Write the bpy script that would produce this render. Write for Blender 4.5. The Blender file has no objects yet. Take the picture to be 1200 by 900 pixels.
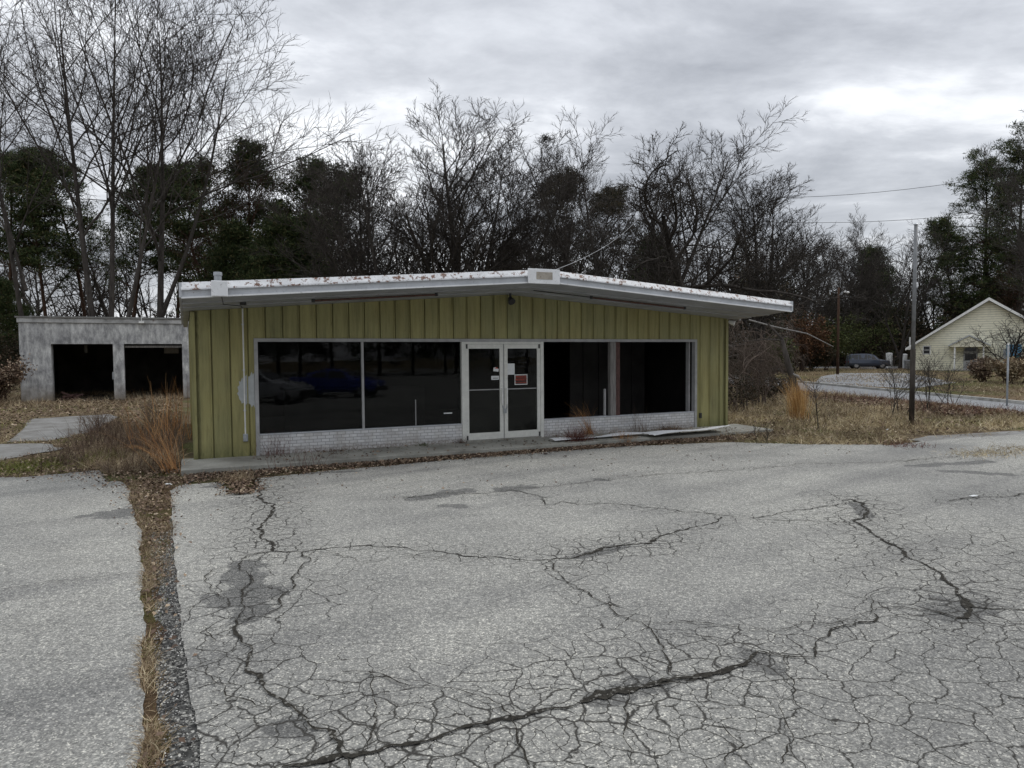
import bpy, math, random
import numpy as np
from mathutils import Vector, Matrix
random.seed(7)
R = math.radians
sc = bpy.context.scene
COL = sc.collection

# ------------------------------------------------------------------ camera
F = 820.0 / 1200.0
PITCH, ROLL = 0.0433409, -0.0073807
cam_d = bpy.data.cameras.new('camera'); cam = bpy.data.objects.new('camera', cam_d); COL.objects.link(cam)
cam_d.sensor_width = 36; cam_d.lens = 36 * F; cam_d.clip_start = 0.05; cam_d.clip_end = 2000
cam.matrix_world = Matrix.Translation((0, 0, 2.1)) @ Matrix.Rotation(R(90) - PITCH, 4, 'X') @ Matrix.Rotation(ROLL, 4, 'Z')
sc.camera = cam
sc.view_settings.view_transform = 'Standard'; sc.view_settings.look = 'None'
sc.view_settings.exposure = 0.27; sc.view_settings.gamma = 1.0
sc.view_settings.use_curve_mapping = False

# ------------------------------------------------------------------ world: overcast sky with cloud banks
SUN_EL, SUN_AZ = R(48), R(62)       # azimuth measured from +Y towards +X
world = bpy.data.worlds.new('World'); sc.world = world; world.use_nodes = True
nt = world.node_tree; nt.nodes.clear()
def wn(t, **k):
    n = nt.nodes.new(t)
    for a, b in k.items(): setattr(n, a, b)
    return n
L = nt.links.new
out = wn('ShaderNodeOutputWorld'); bg = wn('ShaderNodeBackground'); bg.inputs[1].default_value = 0.1
sky = wn('ShaderNodeTexSky', sky_type='NISHITA', sun_disc=False)
sky.sun_elevation = SUN_EL; sky.sun_rotation = SUN_AZ
tc = wn('ShaderNodeTexCoord'); sep = wn('ShaderNodeSeparateXYZ'); L(tc.outputs['Generated'], sep.inputs[0])
def wm(op, a, b=None, clamp=False):
    n = wn('ShaderNodeMath', operation=op); n.use_clamp = clamp
    for i, v in enumerate((a, b)):
        if v is None: continue
        if isinstance(v, (int, float)): n.inputs[i].default_value = v
        else: L(v, n.inputs[i])
    return n.outputs[0]
zc = wm('MAXIMUM', sep.outputs[2], 0.0)
den = wm('ADD', zc, 0.16)
cx = wm('DIVIDE', sep.outputs[0], den); cy = wm('DIVIDE', sep.outputs[1], den)
cmb = wn('ShaderNodeCombineXYZ'); L(cx, cmb.inputs[0]); L(cy, cmb.inputs[1])
def wnoise(scale, loc, detail=6, rough=.55, sx=1, sy=1, dist=0.3):
    mp = wn('ShaderNodeMapping'); mp.inputs['Location'].default_value = loc; mp.inputs['Scale'].default_value = (sx, sy, 1)
    L(cmb.outputs[0], mp.inputs[0])
    n = wn('ShaderNodeTexNoise'); n.inputs['Scale'].default_value = scale; n.inputs['Detail'].default_value = detail
    n.inputs['Roughness'].default_value = rough; n.inputs['Distortion'].default_value = dist
    L(mp.outputs[0], n.inputs['Vector']); return n.outputs['Fac']
n1 = wnoise(0.62, (6.3, 2.7, 0), 8, .56, .8, 1.1)
n2 = wnoise(2.1, (8.1, 4.7, 2), 8, .6, .8, 1.1)
n3 = wnoise(0.28, (1.0, 9.0, 5), 3, .5)
s = wm('ADD', wm('MULTIPLY', n1, .62), wm('ADD', wm('MULTIPLY', n2, .30), wm('MULTIPLY', n3, .28)))
s = wm('ADD', wm('MULTIPLY', wm('SUBTRACT', s, .6), 1.3), .595); cr = wn('ShaderNodeValToRGB'); L(s, cr.inputs[0])
els = cr.color_ramp.elements
els[0].position = 0.47; els[0].color = (2.4, 2.52, 2.78, 1)
els[1].position = 0.75; els[1].color = (8.2, 8.35, 8.6, 1)
e = els.new(0.57); e.color = (3.7, 3.85, 4.15, 1)
e = els.new(0.645); e.color = (4.95, 5.12, 5.45, 1)
# clouds overhead are thinner and brighter than those low down
up = wm('ADD', 0.96, wm('MULTIPLY', wm('POWER', zc, 1.5), 1.7))
vm = wn('ShaderNodeVectorMath', operation='SCALE'); L(cr.outputs[0], vm.inputs[0]); L(up, vm.inputs['Scale'])
mx = wn('ShaderNodeMix', data_type='RGBA'); mx.inputs[0].default_value = 0.93
L(sky.outputs[0], mx.inputs[6]); L(vm.outputs[0], mx.inputs[7])
L(mx.outputs[2], bg.inputs[0]); L(bg.outputs[0], out.inputs[0])

sun_d = bpy.data.lights.new('sun', 'SUN'); sun_d.energy = 0.9; sun_d.angle = R(20); sun_d.color = (1, .97, .92)
sun = bpy.data.objects.new('sun', sun_d); COL.objects.link(sun)
sd = Vector((math.sin(SUN_AZ) * math.cos(SUN_EL), math.cos(SUN_AZ) * math.cos(SUN_EL), math.sin(SUN_EL)))
sun.rotation_euler = sd.to_track_quat('Z', 'Y').to_euler()

# ------------------------------------------------------------------ frames of reference
AZ = 1.1336867
BX, BY = -6.1404143, 13.4752740
U = np.array([math.sin(AZ), math.cos(AZ)]); N = np.array([-U[1], U[0]])
TH = R(90) - AZ
def Bw(u, v): p = np.array([BX, BY]) + u * U + v * N; return float(p[0]), float(p[1])
def ground(px, py, Z=-2.1):
    """where the line of sight through a pixel of the 1200 x 900 photograph meets the ground (world x, y)"""
    x, y = px - 600, py - 450
    c_, s_ = math.cos(ROLL), math.sin(ROLL); x, y = x * c_ + y * s_, -x * s_ + y * c_
    c, s = math.cos(PITCH), math.sin(PITCH)
    up_ = -y / 820.; X = x / 820.; Y = c + up_ * s; Zr = up_ * c - s; t = Z / Zr
    return (X * t, Y * t)

# ------------------------------------------------------------------ scene helpers
def tag(o, label=None, cat=None, group=None, kind=None):
    if label: o['label'] = label
    if cat: o['category'] = cat
    if group: o['group'] = group
    if kind: o['kind'] = kind
    return o
def empty(name, loc=(0, 0, 0), rz=0, label=None, cat=None, group=None):
    o = bpy.data.objects.new(name, None); COL.objects.link(o); o.empty_display_size = .3
    o.location = loc; o.rotation_euler = (0, 0, rz); return tag(o, label, cat, group)
class MB:
    def __init__(s): s.v = []; s.f = []; s.sm = False
    def add(s, vs, fs):
        b = len(s.v); s.v += [tuple(map(float, p)) for p in vs]; s.f += [tuple(i + b for i in f) for f in fs]; return s
    def box(s, x0, x1, y0, y1, z0, z1):
        vs = [(x, y, z) for z in (z0, z1) for y in (y0, y1) for x in (x0, x1)]
        return s.add(vs, [(0, 2, 3, 1), (4, 5, 7, 6), (0, 1, 5, 4), (2, 6, 7, 3), (0, 4, 6, 2), (1, 3, 7, 5)])
    def prism(s, poly, a, b, axis='y'):
        n = len(poly)
        def P(p, t):
            if axis == 'y': return (p[0], t, p[1])
            if axis == 'x': return (t, p[0], p[1])
            return (p[0], p[1], t)
        vs = [P(p, a) for p in poly] + [P(p, b) for p in poly]
        return s.add(vs, [tuple(range(n)), tuple(range(2 * n - 1, n - 1, -1))] + [(i, i + n, (i + 1) % n + n, (i + 1) % n) for i in range(n)])
    def tube(s, pts, rs, sides=8, cap=True):
        pts = [Vector(p) for p in pts]
        if isinstance(rs, (int, float)): rs = [rs] * len(pts)
        b = len(s.v); ref = None
        for i, p in enumerate(pts):
            d = (pts[min(i + 1, len(pts) - 1)] - pts[max(i - 1, 0)]).normalized()
            if ref is None: ref = d.orthogonal().normalized()
            a = (ref - d * ref.dot(d)).normalized(); ref = a; c = d.cross(a)
            for k in range(sides):
                t = 2 * math.pi * k / sides; q = p + (a * math.cos(t) + c * math.sin(t)) * rs[i]; s.v.append(tuple(q))
        for i in range(len(pts) - 1):
            for k in range(sides):
                k2 = (k + 1) % sides; s.f.append((b + i * sides + k, b + i * sides + k2, b + (i + 1) * sides + k2, b + (i + 1) * sides + k))
        if cap:
            s.f.append(tuple(b + k for k in range(sides - 1, -1, -1))); e_ = b + (len(pts) - 1) * sides; s.f.append(tuple(e_ + k for k in range(sides)))
        return s
    def build(s, name, mat, parent=None, bevel=0, smooth=False, recalc=True):
        me = bpy.data.meshes.new(name); me.from_pydata(s.v, [], s.f); me.materials.append(mat)
        if recalc:
            import bmesh
            bm = bmesh.new(); bm.from_mesh(me); bmesh.ops.recalc_face_normals(bm, faces=bm.faces); bm.to_mesh(me); bm.free()
        if smooth:
            for p in me.polygons: p.use_smooth = True
        o = bpy.data.objects.new(name, me); COL.objects.link(o)
        if parent: o.parent = parent
        if bevel:
            m = o.modifiers.new('bevel', 'BEVEL'); m.width = bevel; m.segments = 2; m.limit_method = 'ANGLE'
        return o
def np_mesh(name, V, Fc, mat, parent=None, smooth=False, link=True, mats=None, mat_idx=None):
    """V (n,3), Fc (m,k) arrays or a list of such arrays"""
    me = bpy.data.meshes.new(name)
    Fl = Fc if isinstance(Fc, list) else [Fc]
    Fl = [f for f in Fl if len(f)]
    me.vertices.add(len(V)); me.vertices.foreach_set('co', np.asarray(V, dtype=np.float32).ravel())
    nl = sum(f.size for f in Fl); nf = sum(len(f) for f in Fl)
    me.loops.add(nl); me.loops.foreach_set('vertex_index', np.concatenate([f.ravel() for f in Fl]).astype(np.int32))
    me.polygons.add(nf)
    ls = []; st = 0
    for f in Fl:
        ls.append(np.arange(len(f)) * f.shape[1] + st); st += f.size
    me.polygons.foreach_set('loop_start', np.concatenate(ls).astype(np.int32))
    me.polygons.foreach_set('loop_total', np.concatenate([np.full(len(f), f.shape[1]) for f in Fl]).astype(np.int32))
    if smooth: me.polygons.foreach_set('use_smooth', np.ones(nf, dtype=bool))
    for m in (mats or [mat]): me.materials.append(m)
    if mat_idx is not None: me.polygons.foreach_set('material_index', mat_idx.astype(np.int32))
    me.update(calc_edges=True)
    if not link: return me
    o = bpy.data.objects.new(name, me); COL.objects.link(o)
    if parent: o.parent = parent
    return o

# ------------------------------------------------------------------ materials
class NT:
    def __init__(s, name):
        s.m = bpy.data.materials.new(name); s.m.use_nodes = True; s.t = s.m.node_tree; s.t.nodes.clear()
        s.out = s.t.nodes.new('ShaderNodeOutputMaterial'); s.b = s.t.nodes.new('ShaderNodeBsdfPrincipled')
        s.t.links.new(s.b.outputs[0], s.out.inputs[0]); s._tc = None
    def node(s, t, **k):
        n = s.t.nodes.new(t)
        for a, b in k.items(): setattr(n, a, b)
        return n
    def L(s, a, b):
        if isinstance(a, (int, float)): b.default_value = a
        elif isinstance(a, tuple): b.default_value = a if len(a) == 4 or b.type == 'VECTOR' else a + (1,)
        else: s.t.links.new(a, b)
    def obj(s):
        if not s._tc: s._tc = s.node('ShaderNodeTexCoord')
        return s._tc.outputs['Object']
    def map(s, scale=(1, 1, 1), rot=(0, 0, 0), loc=(0, 0, 0), vec=None):
        n = s.node('ShaderNodeMapping'); n.inputs['Scale'].default_value = scale; n.inputs['Rotation'].default_value = rot; n.inputs['Location'].default_value = loc
        s.L(vec or s.obj(), n.inputs[0]); return n.outputs[0]
    def noise(s, scale, detail=5, rough=.55, vec=None, dist=0):
        n = s.node('ShaderNodeTexNoise'); n.inputs['Scale'].default_value = scale; n.inputs['Detail'].default_value = detail
        n.inputs['Roughness'].default_value = rough; n.inputs['Distortion'].default_value = dist
        s.L(vec or s.obj(), n.inputs['Vector']); return n.outputs['Fac']
    def ramp(s, fac, stops, interp='LINEAR'):
        n = s.node('ShaderNodeValToRGB'); s.L(fac, n.inputs[0]); e = n.color_ramp.elements; n.color_ramp.interpolation = interp
        e[0].position, e[0].color = stops[0][0], c4(stops[0][1]); e[1].position, e[1].color = stops[-1][0], c4(stops[-1][1])
        for p, c in stops[1:-1]:
            q = e.new(p); q.color = c4(c)
        return n.outputs[0]
    def mix(s, f, a, b, mode='MIX'):
        n = s.node('ShaderNodeMix', data_type='RGBA', blend_type=mode); n.clamp_factor = True
        s.L(f, n.inputs[0]); s.L(c4(a) if isinstance(a, tuple) else a, n.inputs[6]); s.L(c4(b) if isinstance(b, tuple) else b, n.inputs[7]); return n.outputs[2]
    def math(s, op, a, b=0.0, clamp=False):
        n = s.node('ShaderNodeMath', operation=op); n.use_clamp = clamp; s.L(a, n.inputs[0]); s.L(b, n.inputs[1]); return n.outputs[0]
    def bump(s, h, strength=.3, dist=.02, prev=None):
        n = s.node('ShaderNodeBump'); n.inputs['Strength'].default_value = strength; n.inputs['Distance'].default_value = dist
        s.L(h, n.inputs['Height'])
        if prev: s.L(prev, n.inputs['Normal'])
        return n.outputs[0]
    def fin(s, col=None, rough=.8, normal=None, metal=0, spec=None):
        if col is not None: s.L(c4(col) if isinstance(col, tuple) else col, s.b.inputs['Base Color'])
        s.L(rough, s.b.inputs['Roughness']); s.b.inputs['Metallic'].default_value = metal
        if normal: s.L(normal, s.b.inputs['Normal'])
        if spec is not None: s.b.inputs['Specular IOR Level'].default_value = spec
        return s.m
def c4(c): return c if len(c) == 4 else (c[0], c[1], c[2], 1.0)
def mat(name, col, rough=.7, var=.25, scale=6, metal=0, bump=0, spec=None, stretch=(1, 1, 1)):
    t = NT(name); n = t.noise(scale, 6, .6, t.map(stretch))
    lo = tuple(c * (1 - var) for c in col); hi = tuple(min(1, c * (1 + var)) for c in col)
    c = t.ramp(n, [(.3, lo), (.7, hi)])
    return t.fin(c, rough, t.bump(n, bump, .01) if bump else None, metal, spec)
def leafmat(name, stops, rough=.75, trans=0.0, noise_scale=None):
    """colour varies from one leaf, blade or clump to the next"""
    t = NT(name); g = t.node('ShaderNodeNewGeometry'); c = t.ramp(g.outputs['Random Per Island'], stops)
    if noise_scale:
        nz = t.noise(noise_scale, 3); c = t.mix(1.0, c, t.ramp(nz, [(.35, (.55, .55, .55)), (.65, (1.25, 1.25, 1.25))]), 'MULTIPLY')
    t.fin(c, rough, spec=.15); return t.m

M = {}
# weathered asphalt with alligator cracking where the 'crack' attribute says the surface has failed
def asphalt(name, base=1.0):
    t = NT(name)
    big = t.noise(.35, 4, .5); mid = t.noise(2.3, 5, .6)
    streak = t.noise(.5, 4, .5, t.map((.22, 2.2, 1), vec=t.map((1, 1, 1), (0, 0, R(-36)))))
    fine = t.noise(48, 3, .7)
    vo = t.node('ShaderNodeTexVoronoi'); vo.inputs['Scale'].default_value = 105; t.L(t.obj(), vo.inputs['Vector'])
    sp = t.node('ShaderNodeSeparateColor'); t.L(vo.outputs['Color'], sp.inputs[0])
    agg = t.ramp(sp.outputs[0], [(0, (.075, .077, .078)), (.35, (.14, .142, .142)), (.7, (.23, .23, .225)), (.9, (.38, .375, .36)), (1, (.7, .69, .64))])
    grain = t.noise(19, 4, .75)
    c = t.mix(.46, agg, t.ramp(fine, [(.3, (.09, .09, .09)), (.7, (.29, .292, .288))]))
    c = t.mix(1, c, t.ramp(grain, [(.3, (.62, .62, .62)), (.5, (.98, .98, .98)), (.72, (1.38, 1.38, 1.36))]), 'MULTIPLY')
    c = t.mix(1, c, t.ramp(big, [(.3, (.76, .765, .775)), (.7, (1.15, 1.15, 1.13))]), 'MULTIPLY')
    c = t.mix(1, c, t.ramp(streak, [(.33, (.78, .782, .79)), (.5, (1.04, 1.04, 1.03))]), 'MULTIPLY')
    c = t.mix(1, c, t.ramp(mid, [(.25, (.86, .86, .86)), (.75, (1.12, 1.12, 1.12))]), 'MULTIPLY')
    at = t.node('ShaderNodeAttribute'); at.attribute_name = 'crack'; z = at.outputs['Fac']
    wv = t.node('ShaderNodeTexNoise'); wv.inputs['Scale'].default_value = 2.2; wv.inputs['Detail'].default_value = 5; t.L(t.obj(), wv.inputs['Vector'])
    wc = t.node('ShaderNodeVectorMath', operation='MULTIPLY_ADD'); t.L(wv.outputs['Color'], wc.inputs[0]); wc.inputs[1].default_value = (.32, .32, 0); wf = t.node('ShaderNodeTexNoise'); wf.inputs['Scale'].default_value = 22; wf.inputs['Detail'].default_value = 3; t.L(t.obj(), wf.inputs['Vector'])
    w2_ = t.node('ShaderNodeVectorMath', operation='MULTIPLY_ADD'); t.L(wf.outputs['Color'], w2_.inputs[0]); w2_.inputs[1].default_value = (.035, .035, 0); t.L(t.obj(), w2_.inputs[2]); t.L(w2_.outputs[0], wc.inputs[2])
    def cells(scale, w, thresh):
        v = t.node('ShaderNodeTexVoronoi', voronoi_dimensions='2D', feature='DISTANCE_TO_EDGE'); v.inputs['Scale'].default_value = scale
        v.inputs['Randomness'].default_value = 1; t.L(wc.outputs[0], v.inputs['Vector'])
        drop = t.ramp(t.noise(1.6 * scale, 2), [(.3, (.45,) * 3), (.46, (1.15,) * 3)])
        zz = t.math('MULTIPLY', t.math('SUBTRACT', z, thresh, True), t.math('MULTIPLY', drop, w))
        q = t.math('DIVIDE', v.outputs[0], t.math('ADD', zz, .0004))
        return t.math('SUBTRACT', 1.35, q, True), v.outputs[0]
    c1, d1 = cells(3.7, .038, .15); c2, d2 = cells(7.8, .06, .46)
    ck = t.math('MAXIMUM', c1, c2)
    # ravelled, dirtier surface round the cracks
    wornf = t.math('MULTIPLY', z, t.ramp(mid, [(.4, (0,) * 3), (.65, (.5,) * 3)]))
    c = t.mix(wornf, c, t.mix(.5, c, (.06, .06, .06)))
    c = t.mix(1, c, (min(base, 9), base * .98, base * .93), 'MULTIPLY')
    aw = t.node('ShaderNodeAttribute'); aw.attribute_name = 'worn'
    wm_ = t.math('ADD', aw.outputs['Fac'], t.math('MULTIPLY', t.math('SUBTRACT', t.noise(3.2, 6, .65), .5), 1.1)); wmask = t.ramp(wm_, [(.66, (0,) * 3), (.73, (1,) * 3)])
    c = t.mix(t.math('MULTIPLY', wmask, .8), c, t.mix(.35, (.045, .044, .04), agg)); c = t.mix(t.math('MULTIPLY', ck, .93), c, (.028, .026, .022))
    h = t.math('SUBTRACT', t.math('MULTIPLY', sp.outputs[0], .35), t.math('MULTIPLY', ck, 1.6))
    h = t.math('ADD', h, t.math('MULTIPLY', fine, .6))
    return t.fin(c, .9, t.bump(h, .55, .006), spec=.25)
M['asphalt'] = asphalt('asphalt', 1.4)
M['asphalt_pad'] = asphalt('asphalt_left_pad', 1.4)
def dirtcrack():
    t = NT('crack_dirt'); n = t.noise(60, 4, .7); v = t.node('ShaderNodeTexVoronoi'); v.inputs['Scale'].default_value = 55; t.L(t.obj(), v.inputs['Vector'])
    sp = t.node('ShaderNodeSeparateColor'); t.L(v.outputs['Color'], sp.inputs[0])
    c = t.mix(.5, t.ramp(n, [(.3, (.012, .011, .009)), (.7, (.05, .047, .04))]), t.ramp(sp.outputs[1], [(.0, (.015, .014, .012)), (.9, (.06, .055, .045)), (.97, (.34, .33, .3))]))
    return t.fin(c, .95, t.bump(n, .8, .01), spec=.1)
M['crack'] = dirtcrack()
def gravel():
    t = NT('gravel_strip'); v = t.node('ShaderNodeTexVoronoi'); v.inputs['Scale'].default_value = 48; t.L(t.obj(), v.inputs['Vector'])
    sp = t.node('ShaderNodeSeparateColor'); t.L(v.outputs['Color'], sp.inputs[0])
    c = t.ramp(sp.outputs[0], [(0, (.03, .03, .03)), (.6, (.09, .09, .088)), (.85, (.2, .2, .19)), (1, (.5, .49, .46))])
    n = t.noise(1.1, 4); c = t.mix(1, c, t.ramp(n, [(.35, (.6, .6, .6)), (.65, (1.2, 1.2, 1.15))]), 'MULTIPLY')
    return t.fin(c, .95, t.bump(v.outputs['Distance'], -.8, .012), spec=.1)
M['gravel'] = gravel()
M['bare_base'] = mat('worn_dark_base', (.085, .084, .08), .95, .35, 30, bump=.4, spec=.2)
def groundmat():
    t = NT('dry_ground'); a = t.noise(.22, 5, .6); b = t.noise(1.9, 6, .65); c_ = t.noise(17, 5, .7)
    straw = t.ramp(c_, [(.3, (.07, .053, .032)), (.5, (.17, .135, .08)), (.72, (.33, .27, .17))])
    soil = t.ramp(c_, [(.3, (.035, .027, .02)), (.7, (.13, .095, .065))])
    moss = t.ramp(c_, [(.3, (.035, .045, .014)), (.7, (.13, .15, .05))])
    c = t.mix(t.ramp(b, [(.4, (0,) * 3), (.6, (1,) * 3)]), straw, soil)
    c = t.mix(t.ramp(a, [(.5, (0,) * 3), (.62, (.75,) * 3)]), c, moss)
    return t.fin(c, .97, t.bump(c_, .9, .04), spec=.05)
M['ground'] = groundmat()
def mossmat():
    t = NT('moss_soil'); b = t.noise(2.2, 5, .65); c_ = t.noise(40, 5, .7)
    soil = t.ramp(c_, [(.3, (.03, .022, .015)), (.55, (.09, .06, .035)), (.8, (.2, .14, .09))])
    moss = t.ramp(c_, [(.3, (.035, .036, .012)), (.7, (.12, .11, .045))])
    return t.fin(t.mix(t.ramp(b, [(.5, (0,) * 3), (.62, (.8,) * 3)]), soil, moss), .97, t.bump(c_, .9, .02), spec=.05)
M['moss'] = mossmat()
def lawnmat():
    t = NT('lawn'); a = t.noise(.15, 4, .6); c_ = t.noise(9, 5, .7)
    g = t.ramp(c_, [(.3, (.05, .055, .02)), (.7, (.14, .13, .055))]); b = t.ramp(c_, [(.3, (.08, .055, .035)), (.7, (.22, .165, .1))])
    return t.fin(t.mix(t.ramp(a, [(.42, (0,) * 3), (.58, (1,) * 3)]), g, b), .97, t.bump(c_, .8, .04), spec=.05)
M['lawn'] = lawnmat()
def concrete(name, lo, hi, stain=(.3, .29, .25)):
    t = NT(name); a = t.noise(1.3, 6, .65); b = t.noise(30, 5, .7)
    c = t.ramp(b, [(.3, lo), (.7, hi)]); c = t.mix(t.ramp(a, [(.42, (0,) * 3), (.68, (.8,) * 3)]), c, tuple(x * .45 for x in stain))
    return t.fin(c, .92, t.bump(b, .4, .01), spec=.2)
M['slab'] = concrete('slab_concrete', (.25, .25, .22), (.38, .37, .33), (.34, .325, .28))
M['kerb'] = concrete('kerb_concrete', (.4, .4, .38), (.55, .54, .5))
M['oldroad'] = concrete('old_pavement', (.17, .17, .165), (.29, .285, .27), (.2, .18, .15))
M['road'] = mat('road_asphalt', (.24, .245, .25), .9, .2, 3, spec=.2)
def garwall():
    t = NT('stained_stucco'); s1 = t.noise(2.6, 8, .75, t.map((1.5, 1.5, .6))); s2 = t.noise(1.1, 5, .6); f_ = t.noise(38, 4, .7)
    c = t.ramp(s1, [(.28, (.14, .14, .143)), (.46, (.36, .36, .36)), (.58, (.58, .58, .57)), (.72, (.8, .8, .78))])
    c = t.mix(1, c, t.ramp(s2, [(.3, (.7, .7, .72)), (.7, (1.15, 1.15, 1.13))]), 'MULTIPLY')
    c = t.mix(t.ramp(f_, [(.56, (0,) * 3), (.66, (.7,) * 3)]), c, (.1, .1, .1))
    sx = t.node('ShaderNodeSeparateXYZ'); t.L(t.obj(), sx.inputs[0])
    base = t.math('MULTIPLY', t.math('SUBTRACT', 1.0, t.math('MULTIPLY', sx.outputs[2], 1.2), True), t.ramp(s2, [(.3, (.3,) * 3), (.6, (1,) * 3)]))
    c = t.mix(base, c, (.2, .16, .11))
    return t.fin(c, .9, t.bump(f_, .4, .01), spec=.2)
M['stucco'] = garwall()
def siding(name, col):
    t = NT(name); s1 = t.noise(3, 6, .65, t.map((3, 3, .25))); s2 = t.noise(.8, 5, .6, t.map((1, 1, .7))); f_ = t.noise(22, 6, .7, t.map((1, 1, .3)))
    pan = t.node('ShaderNodeTexWhiteNoise', noise_dimensions='1D'); sx = t.node('ShaderNodeSeparateXYZ'); t.L(t.obj(), sx.inputs[0])
    t.L(t.math('FLOOR', t.math('DIVIDE', sx.outputs[0], .333)), pan.inputs['W'])
    c = t.ramp(s1, [(.28, tuple(x * .6 for x in col)), (.52, col), (.78, tuple(min(1, x * 1.25) for x in col))])
    c = t.mix(1, c, t.ramp(pan.outputs[0], [(0, (.86, .88, .9)), (1, (1.1, 1.08, 1.04))]), 'MULTIPLY')
    c = t.mix(t.ramp(s2, [(.45, (0,) * 3), (.7, (.45,) * 3)]), c, (.3, .25, .085))
    c = t.mix(t.ramp(f_, [(.6, (0,) * 3), (.74, (.6,) * 3)]), c, (.09, .075, .04))
    s3 = t.noise(9, 5, .7, t.map((1.6, 1.6, .12))); c = t.mix(t.math('MULTIPLY', t.ramp(s3, [(.55, (0,) * 3), (.72, (.65,) * 3)]), t.ramp(s2, [(.35, (.3,) * 3), (.6, (1,) * 3)])), c, (.13, .085, .045))
    # mildew and splashed dirt along the foot of the wall
    low = t.math('SUBTRACT', 1.0, t.math('MULTIPLY', sx.outputs[2], 3.2), True)
    c = t.mix(t.math('MULTIPLY', low, t.ramp(f_, [(.35, (.2,) * 3), (.6, (.9,) * 3)])), c, (.12, .125, .05))
    return t.fin(c, .5, t.bump(s1, .12, .01, t.bump(s2, .5, .05)), spec=.35)
M['siding'] = siding('olive_siding', (.305, .286, .128))
def paint(name, col, dirt=.3, rust=0.0, scale=3.5, rough=.5, streak=(1, 1, 1)):
    t = NT(name); a = t.noise(scale, 6, .65, t.map(streak)); b = t.noise(scale * 6, 5, .7, t.map(streak))
    c = t.ramp(a, [(.35, tuple(x * (1 - dirt) for x in col)), (.65, col)])
    c = t.mix(t.ramp(b, [(.58, (0,) * 3), (.7, (.55,) * 3)]), c, tuple(x * .4 for x in col))
    if rust: c = t.mix(t.ramp(t.noise(scale * 2.3, 7, .75), [(.66 - rust * .18, (0,) * 3), (.7 - rust * .18, (1,) * 3)]), c, t.ramp(b, [(.3, (.06, .03, .02)), (.7, (.2, .09, .05))]))
    return t.fin(c, rough, t.bump(b, .1, .005))
M['fascia_top'] = paint('gravel_stop_white', (.68, .69, .70), .22, .74, 3.6)
M['fascia'] = paint('fascia_white', (.55, .57, .6), .18, .12)
M['fascia_lip'] = paint('fascia_lip', (.8, .81, .82), .12, .1)
M['cornice'] = paint('garage_cornice', (.55, .55, .54), .55, .25, 2.2, .8)
M['soffit'] = paint('soffit_grey', (.42, .43, .45), .3, .1, 2)
M['aluminium'] = paint('door_aluminium', (.74, .74, .69), .16, 0, 5, .42)
M['frame'] = paint('window_frame_grey', (.4, .4, .4), .25, .05, 5, .5)
M['frame_dark'] = mat('weathered_steel', (.17, .175, .18), .6, .25, 6)
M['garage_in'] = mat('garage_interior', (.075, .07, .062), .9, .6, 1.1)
M['plate'] = paint('plate_tan', (.42, .38, .32), .3, .2, 8)
M['roof'] = mat('roof_gravel', (.25, .25, .24), .9, .3, 10)
M['galv'] = mat('galvanised', (.36, .38, .4), .45, .2, 9, metal=.5)
M['rust'] = mat('rusty_housing', (.1, .05, .04), .8, .5, 18)
M['dark_metal'] = mat('dark_metal', (.03, .03, .03), .6, .3, 10)
M['white_pipe'] = paint('white_pipe', (.72, .72, .7), .15)
M['bare_grey'] = mat('bare_patch', (.42, .44, .44), .7, .12, 9)
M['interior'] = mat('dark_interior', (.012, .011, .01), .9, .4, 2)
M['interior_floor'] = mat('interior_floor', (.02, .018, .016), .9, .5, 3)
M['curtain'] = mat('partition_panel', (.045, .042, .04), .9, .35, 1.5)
M['post_wood'] = mat('weathered_post', (.2, .19, .18), .85, .45, 9, stretch=(4, 4, .3))
M['post_red'] = mat('peeling_red_post', (.085, .042, .036), .8, .6, 14, stretch=(3, 3, .6))
def brick():
    t = NT('white_painted_brick'); b = t.node('ShaderNodeTexBrick'); t.L(t.map((1, 1, 1), (R(90), 0, 0)), b.inputs['Vector'])
    b.inputs['Scale'].default_value = 1; b.inputs['Brick Width'].default_value = .165; b.inputs['Row Height'].default_value = .066; b.inputs['Mortar Size'].default_value = .006
    b.inputs['Color1'].default_value = (.56, .56, .57, 1); b.inputs['Color2'].default_value = (.7, .7, .7, 1); b.inputs['Mortar'].default_value = (.3, .3, .3, 1)
    n = t.noise(3, 6, .7); f_ = t.noise(26, 5, .7); sx = t.node('ShaderNodeSeparateXYZ'); t.L(t.obj(), sx.inputs[0])
    c = t.mix(t.ramp(n, [(.45, (0,) * 3), (.7, (.6,) * 3)]), b.outputs[0], (.34, .31, .27))
    low = t.math('SUBTRACT', 1.0, t.math('MULTIPLY', sx.outputs[2], 5.5), True)
    c = t.mix(t.math('MULTIPLY', low, t.ramp(f_, [(.35, (.1,) * 3), (.6, (.95,) * 3)])), c, (.16, .13, .1))
    return t.fin(c, .75, t.bump(b.outputs['Fac'], -.5, .008))
M['brick'] = brick()
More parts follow.
